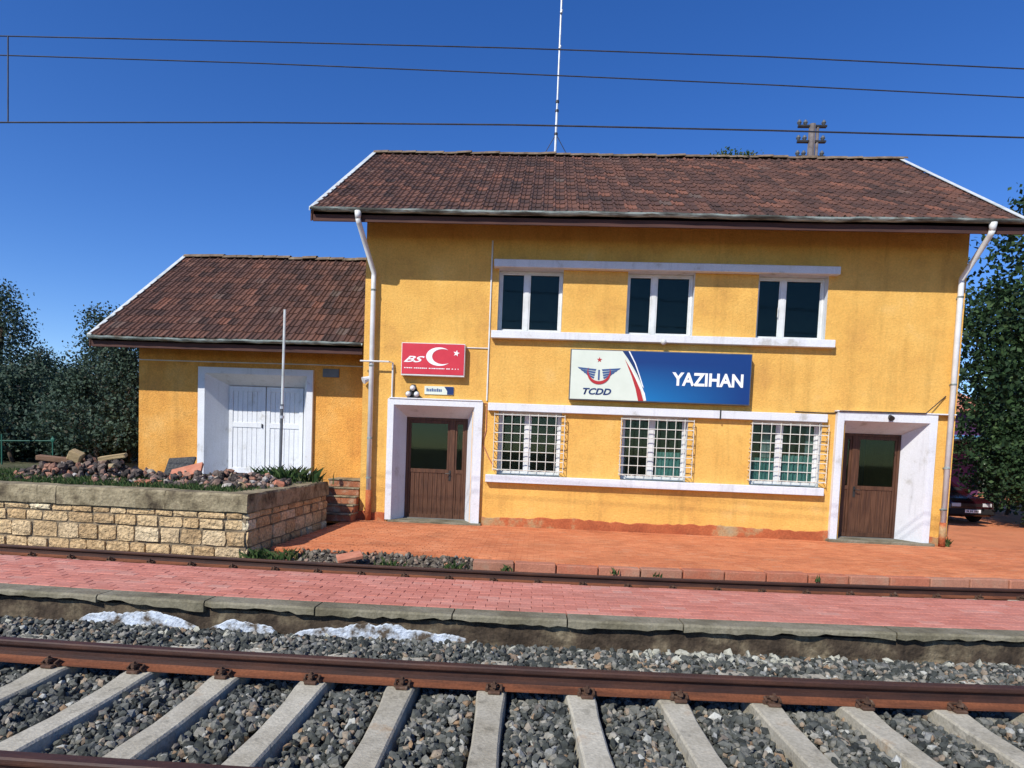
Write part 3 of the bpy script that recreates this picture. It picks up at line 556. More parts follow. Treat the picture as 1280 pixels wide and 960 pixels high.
def surround(parent, xo0, xo1, zo, xi0, xi1, zi, xb0, xb1, zb, z0, yw, yf, yb, mat=WHITE):
    loops = [[(xo0, yw), (xo1, yw), zo], [(xo0, yf), (xo1, yf), zo], [(xi0, yf), (xi1, yf), zi], [(xb0, yb), (xb1, yb), zb]]
    q = MB(); vs = []; fs = []
    for (l, r, zt) in loops: vs += [(l[0], l[1], z0), (l[0], l[1], zt), (r[0], r[1], zt), (r[0], r[1], z0)]
    for i in range(3):
        for k in range(3): fs.append((i*4+k, i*4+k+1, (i+1)*4+k+1, (i+1)*4+k))
    q.add(vs, fs); return q.build('door_surround', mat, parent)
def plank_door(parent, x0, x1, z0, z1, yy, mull, side):
    """wooden door; mull = centre of the post, side = 'l' or 'r' for the narrow leaf"""
    D = empty('door', ((x0+x1)/2, yy, z0), parent); f = .06; zm = z0+1.13
    q = MB()
    for a, b, c, d in ((x0, x0+f, z0, z1), (x1-f, x1, z0, z1), (x0+f, x1-f, z1-f, z1), (mull-.065, mull+.065, z0, z1-f)): q.box(a, b, yy, yy+.09, c, d, .004)
    q.build('door_frame', WOOD, D)
    for a, b in ((x0+f, mull-.065), (mull+.065, x1-f)):
        q = MB(); g_ = .05
        for c, d, e, h in ((a, b, z0+.01, z0+.1), (a, b, zm-.05, zm+.04), (a, b, z1-f-.07, z1-f-.002), (a, a+g_, z0+.1, zm-.05), (b-g_, b, z0+.1, zm-.05), (a, a+g_, zm+.04, z1-f-.07), (b-g_, b, zm+.04, z1-f-.07)): q.box(c+.002, d-.002, yy+.02, yy+.07, e, h, .003)
        q.build('leaf_frame', WOOD, D)
        p = MB(); p.box(a+g_, b-g_, yy+.04, yy+.046, zm+.03, z1-f-.06); p.build('pane', GLASS, D)
        np_ = max(1, int((b-a-2*g_)/.105)); 
        for i in range(np_):
            xa = a+g_+(b-a-2*g_)*i/np_; xb = a+g_+(b-a-2*g_)*(i+1)/np_; p = MB(); p.box(xa+.002, xb-.002, yy+.035, yy+.06, z0+.09, zm-.045, .006); p.build('plank', WOOD, D)
    hx = mull-.03 if side == 'r' else mull+.03
    p = MB(); p.box(hx-.025, hx+.025, yy-.012, yy-.0, zm-.22, zm+.02, .004); p.tube([(hx, yy-.01, zm-.05), (hx, yy-.06, zm-.05), (hx+(-.1 if side == 'r' else .1), yy-.06, zm-.055)], .011, 6); p.build('handle', DARK, D)
    return D
surround(stn, -3.44, -1.28, 2.63, -3.30, -1.46, 2.50, -3.09, -1.66, 2.25, -.12, FY+.01, FY-.10, FY+.42)
plank_door(stn, -3.09, -1.66, -.115, 2.25, FY+.40, -2.01, 'r')
surround(stn, 6.47, 8.58, 2.68, 6.62, 8.43, 2.50, 6.90, 8.16, 2.25, -.10, FY+.01, FY-.10, FY+.50)
plank_door(stn, 6.90, 8.16, -.10, 2.25, FY+.48, 7.17, 'l')
for a, b, z in ((-3.35, -1.22, -.118), (6.42, 8.66, -.102)):
    q = MB(); q.box(a, b, FY-.20, FY+.55, ZB-.05, z, .012); q.build('doorstep', CONC, stn)
for a, b, zz in ((-3.40, -1.30, 2.63), (6.44, 8.95, 2.685)):
    q = MB(); q.box(a, b, FY-.12, FY-.001, zz+.001, zz+.03, .005); q.build('drip_strip', WHITE, stn)

# roofs -------------------------------------------------------------------------------------------
def tile_mesh(w_=.25, l_=.39):
    q = MB(); pr = [(0, .008), (.018, .042), (.045, .045), (.068, .014), (.115, .004), (.135, .030), (.155, .004), (.22, .010), (.248, .014)]
    n = len(pr); vs = [(x, 0, z+.022) for x, z in pr]+[(x, l_, z+.0) for x, z in pr]+[(x, 0, z-.004) for x, z in pr]; fs = []
    for i in range(n-1): fs += [(i, i+1, n+i+1, n+i), (2*n+i, 2*n+i+1, i+1, i)]
    q.add(vs, fs); return q
TILEQ = tile_mesh()
TILEM = TILEQ.mesh('tile', TILE)
def roof(parent, x0, x1, ye, ze, yr, zr, yback, single, name_thick=.1):
    ang = math.atan2(zr-ze, yr-ye); SL = math.hypot(zr-ze, yr-ye); c, s = math.cos(ang), math.sin(ang)
    q = MB(); th = .09
    yb = 2*yr-ye
    prof = [(ye, ze-.02), (yr, zr-.02), (yb, ze-.02), (yb, ze-.02-th), (yr, zr-.02-th), (ye, ze-.02-th)]
    n = 6; q.add([(x0+.02, y, z) for y, z in prof]+[(x1-.02, y, z) for y, z in prof], [(0, 5, 4, 1), (1, 4, 3, 2), (6, 7, 10, 11), (7, 8, 9, 10)]+[(i, (i+1) % 6, (i+1) % 6+6, i+6) for i in range(6)])
    rf = q.build('roof', TILE, parent)
    nr = int(SL/.345); ex = (SL-.05)/nr; nc = int((x1-x0)/.25); wx = (x1-x0)/nc
    Rm = Matrix.Rotation(ang, 4, 'X'); V0 = np.array(TILEQ.v); V0[:, 0] *= wx/.25; F0 = np.array(TILEQ.f); Rn = np.array(Rm.to_3x3()); VV = []; cnt = 0
    for j in range(nr):
        for i in range(nc):
            p = (x0+i*wx+random.uniform(-.004, .004), ye-.05*c*0+j*ex*c-.03*s*0, ze+j*ex*s+random.uniform(-.003, .004))
            rr = (ang+random.uniform(-.012, .012), random.uniform(-.016, .016), random.gauss(0, .014))
            if cnt < single: inst('tile', TILEM, rf, p, rr, (wx/.25, 1, 1)); cnt += 1
            else: VV.append((V0@np.array(Euler(rr).to_matrix()).T)+np.array(p))
    if VV:
        n = len(VV); V = np.array(VV).reshape(-1, 3); Fq = (F0[None]+len(V0)*np.arange(n)[:, None, None]).reshape(-1, 4)
        o = link(bpy.data.objects.new('roof_tiling', npmesh('roof_tiling', V, Fq, 4, TILE, np.repeat(rng.random(n), len(F0)))), rf); o['kind'] = 'stuff'
    # ridge tiles
    rq = MB(); N = 6; vs = []; fs = []
    for X in (0, .42):
        for k in range(N+1): a = math.pi*k/N; vs.append((X, .15*math.cos(a), .10*math.sin(a)+(.012 if X else 0)-.04))
    for k in range(N): fs.append((k, k+1, N+1+k+1, N+1+k))
    fs.append(tuple(range(N+1))); rq.add(vs, fs); rm = rq.mesh('ridge_tile', RIDGE)
    x = x0-.02
    while x < x1-.2: inst('ridge_tile', rm, rf, (x, yr, zr+.03+random.uniform(-.015, .02)), (random.uniform(-.05, .05), random.uniform(-.02, .01), random.uniform(-.04, .04))); x += .395
    return rf, ang
EY, EZ = FY-.92, 6.50
rf, ang = roof(stn, -4.98, 9.48, EY, EZ, RY, RZ, 0, 290)
def eaves(parent, rf, x0, x1, ey, ez, wallx0, wallx1, yr, zr, fl=True, yw=FY):
    sl = (zr-ez)/(yr-ey); q = MB(); q.box(x0+.02, x1-.02, ey+.0, ey+.028, ez-.25, ez-.05, .003); q.build('fascia', SOFFIT, rf)
    q = MB(); vs = []
    for x in (x0+.03, x1-.03): vs += [(x, ey+.03, ez-.13), (x, yw+.3, ez-.13+sl*(yw+.27-ey)), (x, yw+.3, ez-.16+sl*(yw+.27-ey)), (x, ey+.03, ez-.16)]
    q.add(vs, [(0, 1, 2, 3), (7, 6, 5, 4)]+[(k, k+4, (k+1) % 4+4, (k+1) % 4) for k in range(4)]); q.build('eaves_boarding', SOFFIT, rf)
    k = x0+.45
    while k < x1-.3:
        q = MB(); vs = []
        for x in (k, k+.08): vs += [(x, ey+.03, ez-.162), (x, yw+.02, ez-.162+sl*(yw-.01-ey)), (x, yw+.02, ez-.28+sl*(yw-.01-ey)), (x, ey+.03, ez-.24)]
        q.add(vs, [(0, 1, 2, 3), (7, 6, 5, 4)]+[(j, j+4, (j+1) % 4+4, (j+1) % 4) for j in range(4)]); q.build('rafter', SOFFIT, rf); k += .82
    # gutter
    pr = []; N = 7; r = .075
    for k in range(N+1): a = math.pi+math.pi*k/N; pr.append((r*math.cos(a), r*math.sin(a)))
    pr += [(.062*math.cos(2*math.pi-math.pi*k/N), .062*math.sin(2*math.pi-math.pi*k/N)) for k in range(N+1)]
    q = MB(); M = 40; pth = [(x0+.02+(x1-x0-.04)*i/M, 0) for i in range(M+1)]; n = len(pr); vs = []; fs = []
    for i, (x, _) in enumerate(pth):
        jz = random.uniform(-.008, .008)+.012*math.sin(x*.9); vs += [(x, ey-.078+d, ez-.01+z+jz) for d, z in pr]
    for i in range(M):
        for k in range(n): fs.append((i*n+k, i*n+(k+1) % n, (i+1)*n+(k+1) % n, (i+1)*n+k))
    fs += [tuple(range(n)), tuple(M*n+k for k in range(n-1, -1, -1))]
    q.add(vs, fs); q.build('gutter', GUTTER, rf)
    # verge flashing along both gables
    sl = (zr-ez)/(yr-ey)
    for xa, sg in ((x0-.02, -1), (x1+.02, 1)):
        if not fl and sg > 0: continue
        q = MB(); pts = [(ey-.05, ez-.03), (yr, zr+.035)]; vs = []
        for (y, z) in pts: vs += [(xa-.07*sg, y, z+.055), (xa+.03*sg, y, z+.06), (xa+.03*sg, y, z-.02), (xa+.018*sg, y, z-.02), (xa+.018*sg, y, z+.045), (xa-.07*sg, y, z+.043)]
        q.add(vs, [(k, (k+1) % 6, (k+1) % 6+6, k+6) for k in range(6)]+[tuple(range(6)), tuple(range(11, 5, -1))]); q.build('verge_flashing', FLASH, rf)
        q = MB(); vs = []
        for (y, z) in ((ey, ez-.03), (yr, zr+.01)): vs += [(xa-.02*sg, y, z), (xa+.012*sg, y, z), (xa+.012*sg, y, z-.22), (xa-.02*sg, y, z-.22)]
        q.add(vs, [(k, (k+1) % 4, (k+1) % 4+4, k+4) for k in range(4)]+[(0, 1, 2, 3), (7, 6, 5, 4)]); q.build('verge_board', SOFFIT, rf)
eaves(stn, rf, -4.98, 9.48, EY, EZ, XL, XR, RY, RZ)
# downpipes
def downpipe(parent, top, wallp, zmid, zlow, pts_extra=()):
    D = empty('downpipe', (wallp[0], wallp[1], ZB), parent)
    q = MB(); q.tube([(top[0], top[1], top[2]+.08), (top[0], top[1], top[2]-.08)], [.075, .055], 10); q.tube([(top[0], top[1], top[2]-.06), (top[0]+(wallp[0]-top[0])*.06, top[1]+(wallp[1]-top[1])*.06, top[2]-.14), (wallp[0], wallp[1], wallp[2]+.05), (wallp[0], wallp[1], wallp[2]-.05), (wallp[0]+.01, wallp[1], zmid)], .056, 10); q.build('pipe', PVC, D, True)
    q = MB(); q.tube([(wallp[0]+.01, wallp[1], zmid+.04), (wallp[0]+.015, wallp[1], zlow)], .066, 10); q.build('cast_foot', PLINTH, D, True)
    q = MB()
    for z in (wallp[2]-.35, (wallp[2]+zmid)/2+.4, zmid+1.2, zmid+.3): q.tube([(wallp[0]+.004, wallp[1], z), (wallp[0]+.004, wallp[1], z+.035)], .064, 10); q.box(wallp[0]-.012, wallp[0]+.012, wallp[1], FY+.01, z+.005, z+.03)
    q.build('pipe_clip', GUTTER, D)
downpipe(stn, (-3.97, EY-.08, 6.36), (-3.83, FY-.13, 5.36), .50, ZB+.01)
downpipe(stn, (8.80, EY-.08, 6.36), (8.82, FY-.13, 5.52), .33, ZB+.01)
# conduits and cables on the facade
def cable(name, pts, r, mat): q = MB(); q.tube(pts, r, 6); return q.build(name, mat, stn)
cable('conduit', [(-1.20, FY-.018, 6.2), (-1.20, FY-.018, 2.66)], .018, PVC)
cable('conduit', [(-1.72, FY-.015, 3.83), (-1.22, FY-.015, 3.83)], .013, PVC)
cable('conduit', [(-4.07, FY-.20, 3.44), (-3.42, FY-.20, 3.44), (-3.36, FY-.05, 3.44), (-3.36, FY-.05, 2.66)], .02, PVC)
cable('cable', [(-1.27, FY-.015, 2.60), (-1.2, FY-.013, 2.60), (-1.19, FY-.012, 2.0), (-1.26, FY-.012, 1.7), (-1.12, FY-.012, 1.4), (-1.0, FY-.012, 1.2)], .012, TERRA)
cable('cable', [(5.6, FY-.012, 2.66), (6.2, FY-.012, 2.65), (6.46, FY-.02, 2.66), (6.5, FY-.13, 2.70), (8.3, FY-.13, 2.71), (8.75, FY-.02, 3.1)], .012, DARK)
cable('cable', [(3.96, FY-.125, 2.63), (3.96, FY-.127, 2.42)], .016, DARK)

# ------------------------------------------------------------------ goods shed
WX0, WX1, WY = -9.98, XL-.02, FY+1.0           # set back behind the station front
shed = empty('goods_shed', (-7, WY, .7)); tag(shed, 'low orange goods shed with tiled roof beside the station', 'building')
q = MB(); wall_with_openings(q, WX0, WX1, -.4, 4.38, WY, WY+.35, [(-8.25, -5.69, .5, 3.16)]); q.build('wall', [YEL2, WHITE], shed)
SRY, SRZ, SEY, SEZ = FY+4.15, 6.86, FY+.10, 3.87
q = MB(); pr = [(WY+.351, -.4), (FY+7.4, -.4), (FY+7.4, 4.1), (SRY, SRZ-.25), (WY+.351, 4.3)]; n = 5
q.add([(WX0+.002, y, z) for y, z in pr]+[(WX0+.35, y, z) for y, z in pr], [tuple(range(n)), tuple(range(2*n-1, n-1, -1))]+[(i, (i+1) % n, (i+1) % n+n, i+n) for i in range(n)]); q.build('wall', YEL2, shed)
q = MB(); q.box(WX0+.36, WX1, FY+7.05, FY+7.398, -.4, 4.1); q.build('wall', YEL2, shed)
surround(shed, -8.42, -5.54, 3.32, -8.25, -5.69, 3.17, -7.86, -5.94, 2.92, .5, WY+.01, WY-.09, WY+.42)
def goods_door():
    D = empty('door', (-6.9, WY+.4, .7), shed); yy = WY+.38
    for a, b in ((-7.855, -6.915), (-6.89, -5.945)):
        n = 6; lf = MB()
        for c, d, e, h in ((a, a+.10, .72, 2.91), (b-.10, b, .72, 2.91), (a+.1, b-.1, .72, .86), (a+.1, b-.1, 1.88, 2.01), (a+.1, b-.1, 2.79, 2.91)): lf.box(c, d, yy, yy+.05, e, h, .005)
        lf.build('leaf_frame', WHITE, D)
        for i in range(n):
            xa = a+.1+(b-a-.2)*i/n; xb = a+.1+(b-a-.2)*(i+1)/n; p = MB(); p.box(xa+.003, xb-.003, yy+.018, yy+.045, .8, 2.83, .007); p.build('plank', WHITE, D)
    p = MB(); p.box(-7.0, -6.97, yy-.03, yy-.001, 1.88, 1.98, .004); p.build('handle', DARK, D)
goods_door()
rf2, _ = roof(shed, -10.59, WX1-.02, SEY, SEZ, SRY, SRZ, 0, 300)
eaves(shed, rf2, -10.59, WX1-.02, SEY, SEZ, 0, 0, SRY, SRZ, fl=False, yw=WY)
q = MB(); q.tube([(WX0-.03, WY-.02, 3.45), (-8.44, WY-.02, 3.45), (-5.45, WY-.02, 3.46), (WX1, WY-.02, 3.45)], .014, 6); q.build('cable', PVC, shed)
q = MB(); q.box(-5.32, -4.92, WY-.03, WY+.01, 3.17, 3.37, .004); q.build('vent_cover', CASE, shed)

# ------------------------------------------------------------------ signs and lamps on the facade
def plate(parent, name, uv, y, mat): q = MB(); q.poly(uv, y); return q.build(name, mat, parent)
sx0, sx1, sz0, sz1, sY = .65, 4.53, 2.76, 3.83, FY-.20
sg = empty('station_sign', ((sx0+sx1)/2, sY, sz0)); tag(sg, 'long blue and white station name sign reading YAZIHAN', 'sign')
q = MB(); q.box(sx0-.02, sx1+.02, sY+.006, FY-.02, sz0-.02, sz1+.02, .006); q.build('case', CASE, sg)
SW, SH = sx1-sx0, sz1-sz0
U = lambda u, v: (sx0+u*SW, sz1-v*SH)
bc = [(.285, 0), (.315, .14), (.345, .3), (.372, .46), (.395, .62), (.414, .8), (.43, 1)]
plate(sg, 'white_panel', [U(0, 1), U(0, 0)]+[U(*p) for p in bc], sY, SIGNW)
plate(sg, 'blue_panel', [U(1, 0), U(1, 1)]+[U(*p) for p in bc[::-1]], sY+.0005, SIGNB)
plate(sg, 'navy_swoosh', [U(.285, 0), U(.315, .0), U(.35, .2), U(.382, .45), U(.40, .66), U(.372, .46), U(.345, .3), U(.315, .14)], sY-.004, SIGND)
plate(sg, 'red_swoosh', [U(.30, .16), U(.33, .33), U(.365, .56), U(.395, .78), U(.415, 1), U(.385, 1), U(.368, .76), U(.342, .5)], sY-.0045, SIGNE)
plate(sg, 'white_swoosh', [U(.318, .0), U(.326, .0), U(.362, .24), U(.39, .5), U(.414, .74), U(.404, .70), U(.384, .5), U(.355, .24)], sY-.009, WTXT)
plate(sg, 'white_swoosh', [U(.312, .2), U(.345, .38), U(.385, .62), U(.42, .84), U(.43, .99), U(.42, .99), U(.405, .82), U(.372, .6)], sY-.010, WTXT)
cx, cz = U(.158, .47)
def crescent(cx, cz, r, k, a0, a1, N=28, off=None):
    out = [(cx+r*math.cos(a0+(a1-a0)*i/N), cz+r*math.sin(a0+(a1-a0)*i/N)) for i in range(N+1)]
    inn = [(cx+r*math.cos(a0+(a1-a0)*i/N)*(1-k*math.sin(math.pi*i/N)), cz+r*math.sin(a0+(a1-a0)*i/N)*(1-k*math.sin(math.pi*i/N))) for i in range(N-1, 0, -1)]
    return out+inn
plate(sg, 'emblem_crescent', crescent(cx, cz+.02, .255, .27, R(155), R(385)), sY-.012, SIGNE)
def star(cx, cz, r, rot=math.pi/2): return [(cx+(r if i % 2 == 0 else r*.4)*math.cos(rot+i*math.pi/5), cz+(r if i % 2 == 0 else r*.4)*math.sin(rot+i*math.pi/5)) for i in range(10)]
plate(sg, 'emblem_star', star(cx, U(0, .19)[1], .062), sY-.005, SIGNE)
for s in (-1, 1):
    for k in range(4):
        zt = cz+.13-.045*k; plate(sg, 'emblem_wing', [(cx+s*(.06+.012*k), zt-.036-.012*k), (cx+s*(.47-.06*k), zt), (cx+s*(.435-.06*k), zt-.038), (cx+s*(.075+.012*k), zt-.075-.012*k)], sY-.005-.0003*k, SIGNB2)
q = MB(); q.poly([(cx-.018, cz-.14), (cx+.018, cz-.14), (cx+.018, cz+.08), (cx-.018, cz+.08)], sY-.0075); q.build('emblem_stem', SIGNB2, sg)
a, b = U(.072, .905), U(.232, .77); textmesh('TCDD', SIGND, a[0], b[0], a[1], b[1], sY-.006, .28, .03, sg)
a, b = U(.568, .665), U(.962, .395); textmesh('YAZIHAN', WTXT, a[0], b[0], a[1], b[1], sY-.006, 0, .034, sg)

rs = empty('company_sign', (-2.42, FY-.165, 3.17)); tag(rs, 'small red sign with white crescent and star above the door', 'sign')
bx0, bx1, bz0, bz1, bY = -3.13, -1.73, 3.17, 3.87, FY-.17
q = MB(); q.box(bx0-.015, bx1+.015, bY+.006, FY-.01, bz0-.015, bz1+.015, .005); q.build('case', PVC, rs)
plate(rs, 'red_panel', [(bx0, bz0+.02), (bx1, bz0+.02), (bx1, bz1), (bx0, bz1)], bY, SIGNR)
B = lambda u, v: (bx0+u*(bx1-bx0), bz1-v*(bz1-bz0))
c = B(.60, .40); pts = [(c[0]+(x-c[0])*1.18, c[1]+(z-c[1])*.82) for x, z in crescent(c[0], c[1], .25, .46, R(48), R(318))]; plate(rs, 'crescent', pts, bY-.005, WTXT)
plate(rs, 'star', [(x*1+0, z) for x, z in star(*B(.875, .28), .075, R(80))], bY-.005, WTXT)
a, b = B(.03, .60), B(.37, .40); textmesh('BS', WTXT, a[0], b[0], a[1], b[1], bY-.004, .5, .02, rs)
xx = .04
while xx < .94:                                        # the small line of print, too small to read in the photograph
    l = random.uniform(.012, .03); u0, u1 = B(xx, .795), B(xx+l, .765); plate(rs, 'fine_print', [(u0[0], u0[1]), (u1[0], u0[1]), (u1[0], u1[1]), (u0[0], u1[1])], bY-.004, WTXT); xx += l+random.choice((.008, .008, .008, .03))
ps = empty('name_plate', (-2.29, FY-.02, 2.78)); tag(ps, 'tiny white and navy plate below the red sign', 'sign')
p0, p1 = onY(531, 482.5, FY), onY(567, 494, FY); q = MB(); q.box(p0[0], p1[0], FY-.025, FY-.002, p1[2], p0[2], .002); q.build('plate', SIGNW, ps)
w_ = p1[0]-p0[0]; h_ = p0[2]-p1[2]; plate(ps, 'navy_corner', [(p1[0]-.22*w_, p1[2]+.004), (p1[0]-.004, p1[2]+.004), (p1[0]-.004, p0[2]-.004), (p1[0]-.32*w_, p0[2]-.004), (p1[0]-.22*w_, p0[2]-.55*h_)], FY-.030, SIGND)
for i in range(9):
    xa = p0[0]+w_*(.07+.06*i); plate(ps, 'fine_print', [(xa, p1[2]+.35*h_), (xa+w_*.042, p1[2]+.35*h_), (xa+w_*.042, p1[2]+(.66 if i % 3 else .74)*h_), (xa, p1[2]+(.66 if i % 3 else .74)*h_)], FY-.029, SIGNB2)
lc = empty('lamp_cluster', (-2.88, FY-.09, 2.66)); tag(lc, 'cluster of three round white lamps standing on the door frame', 'lamp')
q = MB(); q.poly([(-3.02, 2.665), (-2.72, 2.665), (-2.84, 2.97), (-2.92, 2.97)], FY-.03, .02); q.tube([(-2.88, FY-.01, 2.68), (-2.88, FY-.06, 2.94)], .02, 6); q.build('bracket', DARK, lc)
for dx, dz in ((0, .21), (-.095, .075), (.095, .075)):
    q = MB(); q.tube([(-2.88+dx, FY-.035, 2.67+dz), (-2.88+dx, FY-.10, 2.67+dz)], [.035, .07], 10); q.build('lamp_cup', CASE, lc); q = MB(); q.sphere((-2.88+dx, FY-.115, 2.67+dz), .06); q.build('lamp_bulb', PVC, lc, True)
p = onY(829, 428, FY-.17); gl = empty('globe_lamp', (p[0], FY-.15, p[2])); tag(gl, 'small cream globe lamp on the upper sill above the name sign', 'lamp')
q = MB(); q.tube([(p[0], FY-.149, p[2]), (p[0], FY-.18, p[2])], .045, 10); q.build('base', CASE, gl); q = MB(); q.sphere((p[0], FY-.215, p[2]), .065); q.build('globe', FLASH, gl, True)
p = onY(1113, 522, FY-.14); sl = empty('spot_lamp', (p[0], FY-.10, p[2])); tag(sl, 'dark little spot lamp on the white frame above a door', 'lamp')
q = MB(); q.box(p[0]-.03, p[0]+.03, FY-.13, FY-.101, p[2]-.02, p[2]+.04, .004); q.build('base', DARK, sl); q = MB(); q.tube([(p[0], FY-.12, p[2]+.03), (p[0]-.02, FY-.24, p[2]-.03)], [.035, .06], 10); q.build('lamp_shade', DARK, sl)
p = onY(459, 475, FY-.1); fl = empty('flood_lamp', (p[0], FY, p[2])); tag(fl, 'small white flood lamp on the wall corner beside the downpipe', 'lamp')
q = MB(); q.tube([(p[0]+.03, FY-.001, p[2]+.03), (p[0]+.03, FY-.09, p[2]+.03)], .018, 6); q.build('bracket', PVC, fl); q = MB(); q.tube([(p[0]+.05, FY-.08, p[2]+.05), (p[0]-.07, FY-.17, p[2]-.02)], [.045, .085], 10); q.build('lamp_head', PVC, fl)

# antenna, poles, wires ---------------------------------------------------------------------------
p = onY(694, 190, RY); an = empty('antenna_mast', (p[0], RY, RZ)); tag(an, 'tall thin white antenna mast on the station roof ridge', 'antenna')
q = MB(); pts = [(p[0], RY, RZ-.05), (p[0]+.06, RY, RZ+.55), (p[0]+.03, RY, RZ+1.2), (p[0]+.0, RY, RZ+8)]; q.tube([pts[0], (p[0], RY, RZ+1.3)], .036, 8); q.tube([(p[0], RY, RZ+1.25), (p[0], RY, RZ+8)], .027, 8); q.build('pole', STEEL, an)
q = MB()
for dx, dy in ((-.35, 0), (.38, 0), (0, .4)): q.tube([(p[0], RY, RZ+.62), (p[0]+dx, RY+dy, RZ-.02-abs(dy)*.6)], .010, 6)
q.build('brace', DARK, an)
q = MB()
for z in (.62, 1.25, 1.5): q.tube([(p[0], RY, RZ+z-.03), (p[0], RY, RZ+z+.03)], .05, 8)
q.build('clamp', DARK, an)
for z, l in ((2.9, .0), (3.85, 0), (5.0, .3)):
    q = MB(); q.tube([(p[0], RY-.05, RZ+z), (p[0]+.02, RY-.05, RZ+z+.08)], .035, 8); q.build('clamp', STEEL, an)
Yp = 34.; a, b = onY(1017, 153, Yp), onY(1017, 200, Yp); pp = empty('power_pole', (a[0], Yp, -.4)); tag(pp, 'grey power pole with insulators behind the station roof', 'power pole')
q = MB(); q.tube([(a[0]-.05, Yp, -.4), (a[0]-.05, Yp, a[2]-.1)], [.26, .17], 8); q.tube([(a[0]+.22, Yp, -.4), (a[0]+.22, Yp, a[2]-.25)], [.12, .08], 8); q.build('pole', POLEC, pp)
q = MB()
for k in range(4): z = a[2]-.25-k*.75; q.box(a[0]-.75, a[0]+.65, Yp-.09, Yp+.09, z, z+.10, .01)
q.build('crossarm', DARK, pp)
for k in range(3):
    for dx in (-.7, -.4, .5): q = MB(); z = a[2]-.15-k*.75*1.0; q.tube([(a[0]+dx, Yp, z), (a[0]+dx, Yp, z+.13), (a[0]+dx, Yp, z+.26)], [.05, .12, .05], 8); q.build('insulator', CASE, pp)
wy = tr(0)+4.2
def wire(name, label, px, r, Y=wy):
    P = [onY(a, b, Y) for a, b in px]; A, Bp = P[0], P[-1]
    ext0 = A-(P[1]-A)/np.linalg.norm(P[1]-A)*30; ext1 = Bp+(Bp-P[-2])/np.linalg.norm(Bp-P[-2])*30
    q = MB(); q.tube([ext0]+P+[ext1], r, 6); tag(q.build(name, WIRE), label, 'wire')
wire('overhead_wire', 'uppermost of the overhead wires across the sky', [(0, 45), (320, 52), (640, 60), (960, 71), (1280, 86)], .0075)
wire('overhead_wire', 'middle overhead wire crossing the sky below the uppermost one', [(0, 69), (320, 79), (640, 92), (960, 106), (1280, 122)], .0075, wy+.35)
wire('contact_wire', 'lowest overhead wire passing just above the station ridge', [(0, 153), (320, 153), (640, 156), (960, 163), (1280, 172)], .010)
A, Bp = onY(10, 45.5, wy), onY(10, 153, wy); q = MB(); q.tube([A, Bp], .009, 6); tag(q.build('wire_dropper', WIRE), 'short upright dropper wire hanging between two overhead wires', 'wire')

# ------------------------------------------------------------------ loading ramp with stone wall
RT = .73; AX, AY = -4.49, 9.70
wl = Vector((-1, .04, 0)).normalized()              # along the front, to the left
rw = empty('retaining_wall', (AX, AY, ZB)); tag(rw, 'ochre stone retaining wall of the raised loading ramp', 'wall')
def fpt(t, o, z): nrm = Vector((.04, 1, 0)).normalized(); return Vector((AX, AY, 0))+wl*t+nrm*o+Vector((0, 0, z))
BKX, BKY = -4.56, 13.75
sdv = Vector((BKX-AX, BKY-AY, 0)).normalized(); SLN = math.hypot(BKX-AX, BKY-AY)
def spt(t, o, z): return Vector((AX, AY, 0))+sdv*t+Vector((-sdv.y, sdv.x, 0))*o+Vector((0, 0, z))
q = MB(); A0, A1, A2 = fpt(30, .028, 0), fpt(.03, .028, 0), spt(SLN, .035, 0); A3 = Vector((-34, BKY+.7, 0)); AB = Vector((-4.6, FY+.95, 0))
lp = [A0, A1, A2, A3]; q.add([(p.x, p.y, -.46) for p in lp]+[(p.x, p.y, RT-.09) for p in lp], [(0, 1, 5, 4), (1, 2, 6, 5), (2, 3, 7, 6), (3, 0, 4, 7), (4, 5, 6, 7)]); q.build('core', MORT, rw)
def stone_meshes(k, mat, rough):
    out = []
    for _ in range(k):
        import bmesh
        b = bmesh.new(); bmesh.ops.create_cube(b, size=1); bmesh.ops.subdivide_edges(b, edges=b.edges[:], cuts=2, use_grid_fill=True)
        for v in b.verts:
            e = sum(abs(abs(c)-.5) < 1e-4 for c in v.co)
            if e >= 2: v.co *= (.955 if e == 2 else .92)
            v.co += Vector((random.uniform(-1, 1)*rough, random.uniform(-1, 1)*rough*(1.6 if v.co.y < 0 else 1), random.uniform(-1, 1)*rough))
        me = bpy.data.meshes.new('stone'); b.to_mesh(me); b.free(); me.materials.append(mat); out.append(me)
    return out
STM = stone_meshes(8, OCHRE, .028); CPM = stone_meshes(5, CAPS, .008)
rows = [(.43, .325), (.32, .15), (.145, -.115), (-.12, -.29), (-.295, -.44)]
angF = math.atan2(-wl.y, -wl.x)
for (zt, zb) in rows:
    t = random.uniform(.0, .1)
    while t < 15:
        l = random.uniform(.26, .46) if zt-zb > .16 else random.uniform(.25, .5)
        c = fpt(t+l/2, .10, (zt+zb)/2); inst('stone', random.choice(STM), rw, c, (random.uniform(-.02, .02), random.uniform(-.025, .025), angF+random.uniform(-.02, .02)), ((l-.018), .2*random.uniform(.9, 1.2), (zt-zb-.014)*random.uniform(.9, 1.02))); t += l
    t = .02
    while t < SLN-.1:
        l = min(random.uniform(.28, .6), SLN-t); c = spt(t+l/2, .10, (zt+zb)/2); inst('stone', random.choice(STM), rw, c, (0, 0, math.atan2(sdv.y, sdv.x)+random.uniform(-.02, .02)), (l-.018, .2*random.uniform(.9, 1.15), (zt-zb-.014))); t += l
